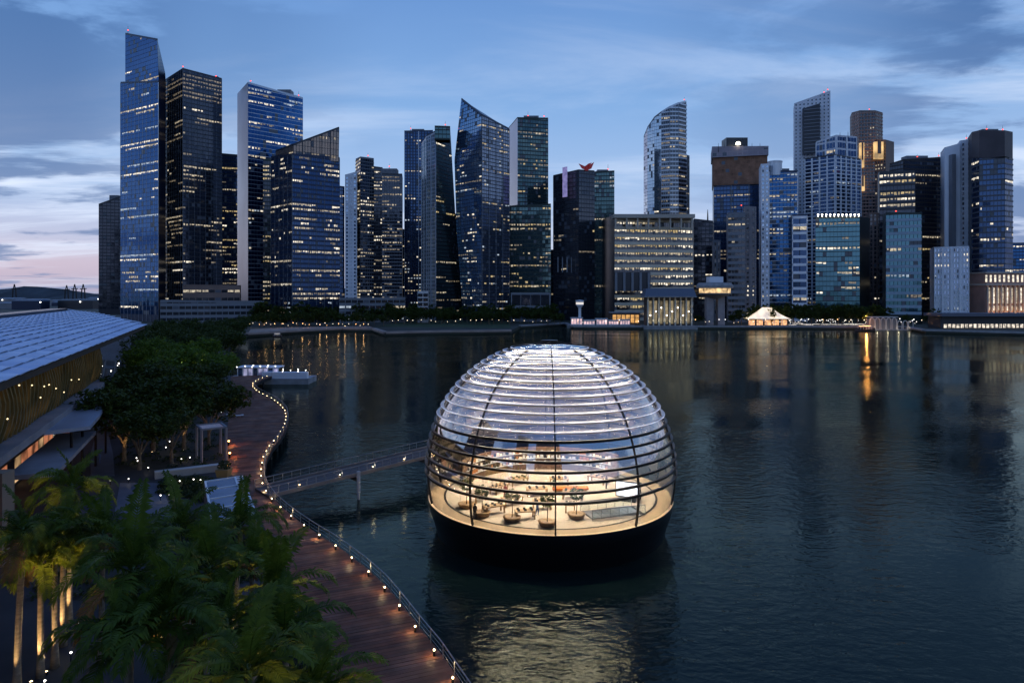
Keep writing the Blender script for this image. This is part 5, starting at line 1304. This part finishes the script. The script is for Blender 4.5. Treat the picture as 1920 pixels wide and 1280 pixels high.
for i, (x, y, rz, c1_, c2_, lab) in enumerate(((-8.6, -9.6, .4, (.03, .03, .035), (.02, .02, .025), 'person in black standing at the front glass of the dome'), (-1.8, -8.3, 1.2, (.05, .12, .30), (.03, .03, .05), 'person in a blue shirt beside a ring planter in the dome'),
        (3.4, -5.2, 2.2, (.5, .5, .48), (.04, .05, .09), 'person in a white shirt near the stair well in the dome'), (-5.4, -2.2, .2, (.3, .06, .05), (.03, .03, .03), 'person in a red shirt among the display tables'),
        (.6, .6, 3.0, (.06, .10, .08), (.05, .05, .05), 'person in a green shirt beside the orange bench'), (7.2, 1.8, 1.9, (.10, .09, .09), (.12, .10, .07), 'person in grey clothes near the bright screen'), (-2.6, 6.2, .9, (.4, .38, .35), (.03, .03, .04), 'person in a pale shirt facing the lit shelves'))):
    person(Vector((DX + x, DY + y, ZF + .015)), rz, pmat('wear_%d' % i, c1_, .8), pmat('wear2_%d' % i, c2_, .8), lab)
# ================================================================ along the far shore
rnd = random.Random(77)
CRF = [crown_mesh(60 + i, 5.6, 4.2, 110, 8, .62, M_leafd, 6) for i in range(4)]
m = MB(); m.tube([(0, 0, -.2), (0, 0, 5)], [.35, .2], 6); TRF = m.mesh('trunk', M_bark)
def shore_tree(px, py, k, label, group):
    g_ = gr(px, py, 2.05); o = empty('shore_tree', (g_.x, g_.y, 2.05), rnd.uniform(0, 6.28), label, 'tree', group)
    obj('trunk', TRF, o); obj('crown', rnd.choice(CRF), o, (0, 0, 6.4)); o.scale = (k, k, k * rnd.uniform(.85, 1.15))
for i in range(46):
    px = 470 + i * 12.4 + rnd.uniform(-4, 4); shore_tree(px, 611 + rnd.uniform(-2, 1.5) - (4 if px > 720 else 0), rnd.uniform(.9, 1.3), 'dark rounded tree in the row behind the beach path and lawn', 'trees behind the beach path')
for i in range(26):
    px = 480 + i * 22 + rnd.uniform(-6, 6); shore_tree(px, 605 + rnd.uniform(-1.5, 1), rnd.uniform(1.3, 1.8), 'taller dark tree at the foot of the office towers', 'trees at the foot of the towers')
for i in range(22):
    px = 1410 + i * 11.5 + rnd.uniform(-4, 4); shore_tree(px, 609 + rnd.uniform(-1, 1), rnd.uniform(1.2, 1.8), 'dark tree behind the row of quayside boats', 'trees behind the quayside boats')
for px, k in ((1740, 1.0), (1755, 1.2), (1700, .9), (1770, .8), (1040, .8), (1050, 1.0), (1310, .8), (1375, 1.0), (1390, 1.1)):
    shore_tree(px, 609, k, 'small dark tree between the quayside pavilions', 'trees between the pavilions')
# street lamps on the shore
sm = MB(); sm.tube([(0, 0, 0), (0, 0, 4.6)], [.09, .06], 6); slp = sm.mesh('pole', M_dark)
sm = MB(); sm.lathe([(0, 4.55), (.32, 4.75), (.40, 5.0), (.28, 5.3), (0, 5.42)], 8); slg = sm.mesh('globe', pmat('street_globe', (.8, .7, .5), emit=(1, .82, .55), estr=2.6), True); slo = sm.mesh('globe', pmat('street_globe_amber', (.8, .6, .3), emit=(1, .55, .2), estr=2.6), True); slw = sm.mesh('globe', pmat('street_globe_white', (.8, .8, .8), emit=(1, .95, .88), estr=2.4), True)
def street_lamp(px, py, me, label, group, k=1.0, e=0):
    g_ = gr(px, py, 2.06); o = empty('street_lamp', (g_.x, g_.y, 2.06), 0, label, 'street lamp', group); obj('pole', slp, o); obj('globe', me, o); o.scale = (k, k, k)
    if e: lamp('street_light', (0, -.8, 5.0), e, (1, .55, .25), .3, parent=o)
for i in range(28):
    street_lamp(468 + i * 8.2 + rnd.uniform(-3, 3), 615 + rnd.uniform(-3, 2), slg if rnd.random() < .75 else slo, 'small globe street lamp along the beach path', 'lamps along the beach path', rnd.uniform(.4, .7), 110 if i % 2 == 0 else 0)
for i in range(22):
    street_lamp(720 + i * 14.5 + rnd.uniform(-5, 5), 608 + rnd.uniform(-2, 2), slg, 'globe street lamp among the trees behind the lawn', 'lamps behind the lawn', rnd.uniform(.5, .9))
for i in range(70):
    street_lamp(1475 + rnd.uniform(0, 245), 608 + rnd.uniform(-2, 4), rnd.choice((slg, slw, slw)), 'small cafe lamp among the boats and trees of the quay', 'cafe lamps of the quay', rnd.uniform(.35, .9))
for i in range(64):
    street_lamp(1070 + i * 13.2 + rnd.uniform(-5, 5), 610.5 + rnd.uniform(-1.5, 1.0), rnd.choice((slg, slw, slw, slo)), 'globe street lamp on the busy quay below the towers', 'lamps on the busy quay', rnd.uniform(.5, 1.05))
# ---- a generic box-built quay pavilion
def at_g(px, py, z): return gr(px, py, z)
# white tower and landing stage
g_ = gr(1087, 610, 2.0); o = empty('landing_stage', g_, 0, 'white landing stage with a small control tower and pink lit cabins', 'pier building')
M_pinkl = pmat('pink_light', (.7, .5, .5), emit=(1, .62, .58), estr=.8, evar=.8, escale=.4)
m = MB(); m.box(-10, 44, -3, 5, -2.2, .4); m.build('pontoon', M_conc, o)
m = MB(); m.box(-1, 1, -1, 1, .4, 15); m.build('tower_shaft', M_white, o)
m = MB(); m.lathe([(1.2, 14), (2.6, 16), (3.0, 16.2), (3.0, 19.2), (3.4, 19.4), (3.4, 20), (0, 20.6)], 12); m.build('control_cab', M_white, o)
m = MB(); m.lathe([(3.03, 16.8), (3.03, 18.6)], 12); m.build('cab_window', pmat('cab_glow', (.4, .4, .4), emit=(1, .9, .8), estr=.8), o)
for i, (x0, x1, h_) in enumerate(((-7, 2, 6), (3, 12, 4.2), (13, 22, 5.2), (23, 31, 4.0), (32, 40, 4.6))):
    m = MB(); m.box(x0, x1, -1.2, 3, .4, h_); cb = m.build('cabin', M_white, o)
    m = MB(); m.box(x0 - .5, x1 + .5, -2, 3.5, h_, h_ + .4); m.build('cabin_roof', M_white, cb)
    for k in range(4):
        xa = x0 + (x1 - x0) * (k + .15) / 4; m = MB(); m.box(xa, xa + (x1 - x0) * .17, -1.3, -1.21, 1.2, h_ - .8); m.build('window', M_pinkl, cb)
# pier hall with lit columns
g_ = gr(1256, 612, 2.0); D_ = g_.y
o = empty('pier_hall', g_, 0, 'dark roofed pier hall with a row of lit pale columns', 'pier building')
m = MB(); m.box(-20.5, 20.5, -4, 12, -2.2, .6); m.build('quay_base', M_conc, o)
m = MB(); m.box(-18, 18, 4, 12, .6, 24); m.build('wall', pmat('hall_wall', (.05, .045, .04), .7), o)
m = MB(); m.hexa([(-20, -3, 23.5), (20, -3, 23.5), (20, 13, 23.5), (-20, 13, 23.5), (-18.5, 0, 29.5), (18.5, 0, 29.5), (18.5, 11, 29.5), (-18.5, 11, 29.5)]); m.build('roof', pmat('hall_roof', (.11, .13, .17), .5), o)
m = MB(); m.box(-20.2, 20.2, -3.2, 13.2, 22.6, 23.5); m.build('eave', M_conc, o)
for i in range(9):
    x = -17 + i * 4.25; m = MB(); m.tube([(x, 0, .6), (x, 0, 22.6)], .62, 10); m.build('column', pmat('lit_column', (.62, .57, .46), .6), o)
for i in range(8):
    x = -14.9 + i * 4.25; m = MB(); m.box(x - 1.5, x + 1.5, 3.8, 3.98, 2.0, 20); m.build('window', pmat('hall_window', (.15, .12, .08), emit=(1, .8, .45), estr=.16, evar=.9, escale=.25), o)
    lamp('column_light', (x, -1.2, 1.2), 1400, (1, .86, .6), .3, 'SPOT', o, 80, (x, 1.5, 20))
    m = MB(); m.lathe([(0, 0), (.4, .4), (.4, .9), (0, 1.2)], 8, (x, 1.0, 8 + (i % 3) * 3)); m.build('lantern', M_lampc, o)
# lookout restaurant on a stem
g_ = gr(1340, 609, 2.0); o = empty('lookout_tower', g_, 0, 'round lookout restaurant on twin concrete stems', 'tower')
for x in (-4.6, 4.6):
    m = MB(); m.box(x - 2.8, x + 2.8, -3, 3, 0, 28); m.build('stem', pmat('stem_concrete', (.33, .30, .30), .8, var=.15, vscale=.2), o)
kk = zat(540, g_.y) - 2
m = MB(); m.lathe([(3, kk - 9), (13, kk - 5), (13.4, kk - 4)], 28); m.build('disc_soffit', M_conc, o)
m = MB(); m.lathe([(12.4, kk - 4), (12.4, kk - .2)], 28); m.build('disc_window', pmat('disc_glow', (.3, .2, .1), emit=(1, .66, .32), estr=.7, evar=.95, escale=.3), o)
m = MB(); m.lathe([(12.4, kk - .2), (14.6, kk), (14.6, kk + 2), (13, kk + 4.2), (0, kk + 4.6)], 28); m.build('disc_roof', M_conc, o)
m = MB(); m.box(-5.5, 5.5, -5, 5, kk + 4.6, kk + 9.2); m.build('lift_room', W_pale, o)
# glowing marquee
g_ = gr(1438, 610, 2.0); o = empty('marquee_tent', g_, 0, 'glowing white peaked marquee on the quay', 'tent')
M_tent = pmat('tent_fabric', (.8, .76, .68), .8, emit=(1, .78, .52), estr=.95, evar=.35, escale=.15)
for i in range(4):
    pass
m = MB(); C_ = [(-16.5, -7, 5.5), (16.5, -7, 5.5), (16.5, 8, 5.5), (-16.5, 8, 5.5)]; R_ = [(-3.5, .5, 14.5), (3.5, .5, 14.5)]
NN = 8
def sag(a, b, t_, s_): return Vector(a).lerp(Vector(b), t_) - Vector((0, 0, s_ * math.sin(math.pi * t_)))
for (a, b, ra, rb) in ((C_[0], C_[1], R_[0], R_[1]), (C_[1], C_[2], R_[1], R_[1]), (C_[2], C_[3], R_[1], R_[0]), (C_[3], C_[0], R_[0], R_[0])):
    for i in range(NN):
        for j in range(6):
            def P_(u, v): return sag(Vector(a).lerp(Vector(b), u), Vector(ra).lerp(Vector(rb), u), v, 1.1)
            m.face([P_(i / NN, j / 6), P_((i + 1) / NN, j / 6), P_((i + 1) / NN, (j + 1) / 6), P_(i / NN, (j + 1) / 6)])
m.build('canopy', M_tent, o, True)
for x in (-16, -9.6, -3.2, 3.2, 9.6, 16):
    m = MB(); m.tube([(x, -6.8, 0), (x, -6.8, 5.4)], .18, 6); m.build('pole', M_white, o)
for i in range(5):
    m = MB(); x = -15.2 + i * 6.4; m.box(x, x + 4.8, -2, -1.8, .3, 4.4); m.build('back_panel', pmat('tent_inner', (.6, .4, .25), emit=(1, .5, .22), estr=.9, evar=.7, escale=.5), o)
lamp('tent_light', (0, 0, 4), 2600, (1, .6, .28), .6, parent=o)
m = MB(); m.tube([(-6, 4, 5), (-6, 4, 21)], [.2, .1], 6); m.build('flag_mast', M_dark, o)
# quayside boats
random.seed(8)
def boat(px, py, Lb, label, glow, k=1.0, rz=0):
    g_ = gr(px, py, 0.0); o = empty('river_boat', (g_.x, g_.y, 0), rz, label, 'boat', 'boats moored at the quay')
    m = MB(); hw = 1.7; prev = None
    for i in range(9):
        t_ = i / 8; x = -Lb / 2 + Lb * t_; w_ = hw * (math.sin(math.pi * (.1 + .82 * t_)) ** .55); sh = .9 + .9 * (2 * t_ - 1) ** 2
        cur = [(x, -w_ * .7, -.35), (x, w_ * .7, -.35), (x, w_, sh), (x, -w_, sh)]
        if prev:
            for a in range(4): m.face([prev[a], cur[a], cur[(a + 1) % 4], prev[(a + 1) % 4]])
        else: m.face(cur)
        prev = cur
    m.face(prev[::-1]); m.build('hull', pmat('hull_wood', (.10, .06, .05), .6), o)
    m = MB(); m.box(-Lb * .32, Lb * .3, -1.4, 1.4, 2.9, 3.1); m.build('cabin_roof', W_pale, o)
    for i in range(5):
        x = -Lb * .30 + Lb * .145 * i
        for y_ in (-1.3, 1.3):
            m = MB(); m.box(x - .08, x + .08, y_ - .08, y_ + .08, .7, 2.9); m.build('post', M_white, o)
    m = MB(); m.box(-Lb * .3, Lb * .28, -.25, .25, 2.72, 2.88); m.build('cabin_lamp', glow, o)
    o.scale = (k, k, k); return o
GW = pmat('boat_glow', (.8, .7, .6), emit=(1, .86, .68), estr=2.4); GO = pmat('boat_glow_amber', (.8, .5, .3), emit=(1, .45, .14), estr=9)
for i in range(15):
    boat(1488 + i * 10.4 + random.uniform(-3, 3), 614.5 + random.uniform(-.8, .6), 11, 'small covered river boat with a white roof moored at the quay', GW, random.uniform(.9, 1.2), random.uniform(-.2, .2))
o = boat(1622, 620, 12, 'covered river boat with bright amber lights in front of the quay', GO, 1.25, .1); lamp('boat_light', (0, -1.5, 4.4), 2500, (1, .42, .12), .5, parent=o)
for px in (520, 905, 1110): boat(px, 631 if px == 520 else 618, 8, 'small boat drifting near the far shore', GW, .7, .1) if px == 520 else None
g_ = gr(1622, 610, 2.0); o = empty('flood_mast', (g_.x, g_.y, 2.06), 0, 'mast with a strong amber floodlight over the quay', 'lamp mast')
m = MB(); m.tube([(0, 0, 0), (0, 0, 7.5)], [.2, .12], 6); m.build('mast', M_dark, o)
m = MB(); m.lathe([(0, 7.3), (.8, 7.5), (1.1, 8.2), (.8, 9.0), (0, 9.2)], 10); m.build('lamp_head', pmat('amber_flood', (.8, .5, .2), emit=(1, .55, .16), estr=22), o); lamp('mast_light', (0, -1.5, 8), 9000, (1, .5, .16), .6, parent=o)
# white arcaded float
g_ = gr(1668, 616, 1.2); o = empty('arched_pavilion', (g_.x, g_.y, 0), 0, 'white arched pavilion floating at the quay', 'pavilion')
M_ar = pmat('arch_white', (.66, .62, .54), .6)
m = MB(); m.box(-16, 16, -4, 4, -.4, 1.0); m.build('float', M_conc, o)
for i in range(8):
    x = -14.5 + i * 4.15; h_ = 9.5 if i < 5 else 7.5
    m = MB(); pts = [(x - 1.6, -2.5, 1), (x - 1.6, -2.5, h_ - 2)] + [(x - 1.6 * math.cos(a * .524), -2.5, h_ - 2 + 1.8 * math.sin(a * .524)) for a in range(1, 6)] + [(x + 1.6, -2.5, h_ - 2), (x + 1.6, -2.5, 1)]
    m.tube(pts, .3, 6); m.build('arch', M_ar, o)
m = MB(); m.box(-16, 5, -1.8, 3, 1, 8.8); m.build('wall', pmat('pav_wall', (.25, .23, .22), .7), o)
m = MB(); m.box(-16.3, 16.3, -2.4, 3.2, 9.0, 9.4) if False else m.box(-16.3, 5.3, -2.2, 3.2, 9.8, 10.2); m.build('roof', M_ar, o)
for i in range(4): lamp('arch_light', (-12 + i * 8, -5, 2.2), 90, (1, .84, .6), .3, parent=o)
# long dark waterside restaurant
g_ = gr(1785, 616, 2.0); o = empty('waterside_restaurant', g_, 0, 'long dark flat roofed restaurant on the water edge', 'building')
m = MB(); m.box(-8, 90, 0, 16, 0, 9); rw = m.build('wall', pmat('rest_wall', (.04, .04, .045), .6), o)
m = MB(); m.box(-10, 92, -4, 18, 9, 11.2); m.build('roof', pmat('rest_roof', (.10, .11, .14), .5), o)
rr_ = random.Random(3)
for i in range(30):
    x = -6 + i * 3.1
    m = MB(); m.box(x, x + 2.2, -.08, -.01, .6, 3.4); m.build('window', pmat('rest_glow', (.3, .25, .2), emit=(1, .86, .68), estr=.7, evar=1.0, escale=.5), rw)
# warm lit classical hotel
g_ = gr(1905, 609, 2.0); o = empty('colonnaded_hotel', (g_.x - 8, g_.y + 25, 2.0), 0, 'classical stone hotel with warm lit colonnade and cornice', 'hotel')
d__ = g_.y + 25; k = d__ / F
x0, x1 = (1848 - 1889) * k, (1960 - 1889) * k
X_ = g_.x - 8
x0, x1 = (1850 - CX) * k - X_, (1965 - CX) * k - X_
zt1 = zat(535, d__) - 2; zt2 = zat(512, d__) - 2
m = MB(); m.box(x0, x1, 2, 30, 0, zt1); hw_ = m.build('wall', W_brick, o)
m = MB(); m.box(x0 - 1, x1, -.5, 31, zt1, zt1 + 1.6); m.build('cornice', W_beige, o)
m = MB(); m.box(x0 + 4, x1, 6, 28, zt1 + 1.6, zt2); m.build('attic', W_brick, o)
m = MB(); m.box(x0 + 3, x1, 5, 29, zt2, zt2 + 1.2); m.build('attic_roof', W_beige, o)
for i in range(14):
    x = x0 + 1.5 + i * (x1 - x0 - 2) / 13; m = MB(); m.tube([(x, .9, 4), (x, .9, zt1)], [.8, .7], 10); m.build('column', W_beige, o)
    if i < 13:
        for z0_, z1_ in ((5, 9), (11, 15), (17, zt1 - 2)):
            m = MB(); xa = x + .9; m.box(xa + .5, xa + (x1 - x0) / 13 - 2.2, 1.8, 1.98, z0_, z1_); m.build('window', LW[1] if (i + int(z0_)) % 3 else LW[2], hw_)
        m = MB(); m.box(x + 1.5, x + 3.0, 5.8, 5.98, zt1 + 3, zt2 - 1.5); m.build('window', LW[2], o)
    if i % 2 == 0: lamp('facade_light', (x + 2, -3.5, 1.5), 5200, (1, .52, .26), .5, 'SPOT', o, 90, (x + 2, 3, 24))
# yellow canteen lights behind the landing stage
g_ = gr(1180, 607, 2.0); o = empty('canteen_hall', g_, 0, 'low hall glowing amber beside the pier hall', 'building')
m = MB(); m.box(-15, 9, 0, 10, 0, 9); m.build('wall', W_brown, o); m = MB(); m.box(-16, 10, -1.5, 11, 9, 10); m.build('roof', M_conc, o)
for i in range(6):
    m = MB(); x = -14 + i * 3.8; m.box(x, x + 3, -.1, -.01, 1, 7.6); m.build('window', pmat('canteen_glow', (.4, .25, .1), emit=(1, .5, .14), estr=.7, evar=.7, escale=.3), o)
# port cranes on the horizon
for px, hpx in ((27, 30), (125, 28), (140, 30), (156, 30)):
    d_ = 2500; b_ = at(px, 552, d_); o = empty('port_crane', (b_.x, b_.y, 0), 0, 'distant harbour crane standing over the port on the horizon', 'crane', 'harbour cranes on the horizon')
    ht = hpx * d_ / F
    for x in (-7, 7):
        m = MB(); m.bar((x, 0, 0), (x * .7, 0, ht * .7), 3, 3, up=Vector((0, 1, 0))); m.build('leg', M_dark, o)
    m = MB(); m.bar((-12, 0, ht * .7), (20 if px < 100 else 12, 0, ht * .72), 3, 3); m.build('boom', M_dark, o)
    m = MB(); m.bar((-4, 0, ht * .7), (0, 0, ht), 2.5, 2.5, up=Vector((0, 1, 0))); m.bar((0, 0, ht), (4, 0, ht * .7), 2.5, 2.5, up=Vector((0, 1, 0))); m.build('mast_head', M_dark, o)
# port buildings and lamps
rr_ = random.Random(13)
m_w = [W_dark, W_grey, W_navy]
for i in range(16):
    d_ = rr_.uniform(900, 1600); px = rr_.uniform(-20, 215); b_ = at(px, 560, d_); o = empty('port_shed', (b_.x, b_.y, 2), 0, 'dark distant port shed with a few lamps beyond the arcade roof', 'shed', 'sheds of the distant port')
    w_, h_ = rr_.uniform(14, 34), rr_.uniform(5, 15)
    m = MB(); m.box(-w_, w_, 0, 20, 0, h_); m.hexa([(-w_ - .5, -.5, h_), (w_ + .5, -.5, h_), (w_ + .5, 20.5, h_), (-w_ - .5, 20.5, h_), (-w_ * .9, 8, h_ + 2.4), (w_ * .9, 8, h_ + 2.4), (w_ * .9, 12, h_ + 2.4), (-w_ * .9, 12, h_ + 2.4)]); m.build('shed_hall', rr_.choice(m_w), o)
    m = MB(); x = rr_.uniform(-w_, w_); m.lathe([(0, 0), (.9, .6), (.9, 1.4), (0, 2)], 8, (x, -1.2, h_ - 3)); m.build('shed_lamp', M_lampc, o)
# ================================================================ the jetty beyond the boardwalk
a = gr(418, 712, 1.4); b = gr(578, 712, 1.4)
o = empty('ferry_jetty', a, 0, 'floating ferry jetty with pale glazed shelter beyond the boardwalk end', 'jetty')
ex = (b - a); Lj = ex.length; ex.normalize(); ey = Vector((-ex.y, ex.x, 0))
def jb(m, x0, x1, y0, y1, z0, z1):
    q = []
    for z in (z0, z1):
        for (x, y) in ((x0, y0), (x1, y0), (x1, y1), (x0, y1)): q.append(ex * x + ey * y + Vector((0, 0, z)))
    m.hexa(q)
m = MB(); jb(m, 0, Lj, 0, 9, -1.8, .35); m.build('pontoon', M_conc, o)
m = MB(); jb(m, Lj * .12, Lj * .62, 2.5, 8, 3.4, 3.7); m.build('shelter_roof', W_pale, o)
for i in range(9):
    x = Lj * (.13 + .48 * i / 8)
    for y in (2.8, 7.7):
        m = MB(); jb(m, x - .1, x + .1, y - .1, y + .1, .35, 3.4); m.build('post', M_white, o)
    if i < 8:
        m = MB(); jb(m, x + .2, x + Lj * .06 - .2, 2.9, 2.95, .8, 3.2); m.build('pane', pmat('jetty_glow', (.4, .4, .6), emit=(.72, .70, 1), estr=.35, evar=.9, escale=.4) if i % 3 else G_sky, o)
m = MB(); jb(m, Lj * .45, Lj * .98, .4, 2.2, .35, 2.3); m.build('ferry_cabin', W_pale, o)
for i in range(14):
    x = Lj * (.15 + .78 * i / 13); m = MB(); c = ex * x + ey * (.8 + (i % 3) * 2.6) + Vector((0, 0, 3.9 if i < 8 else 2.6)); m.lathe([(0, -.17), (.17, 0), (0, .17)], 8, c); m.build('lamp', M_lampc, o)
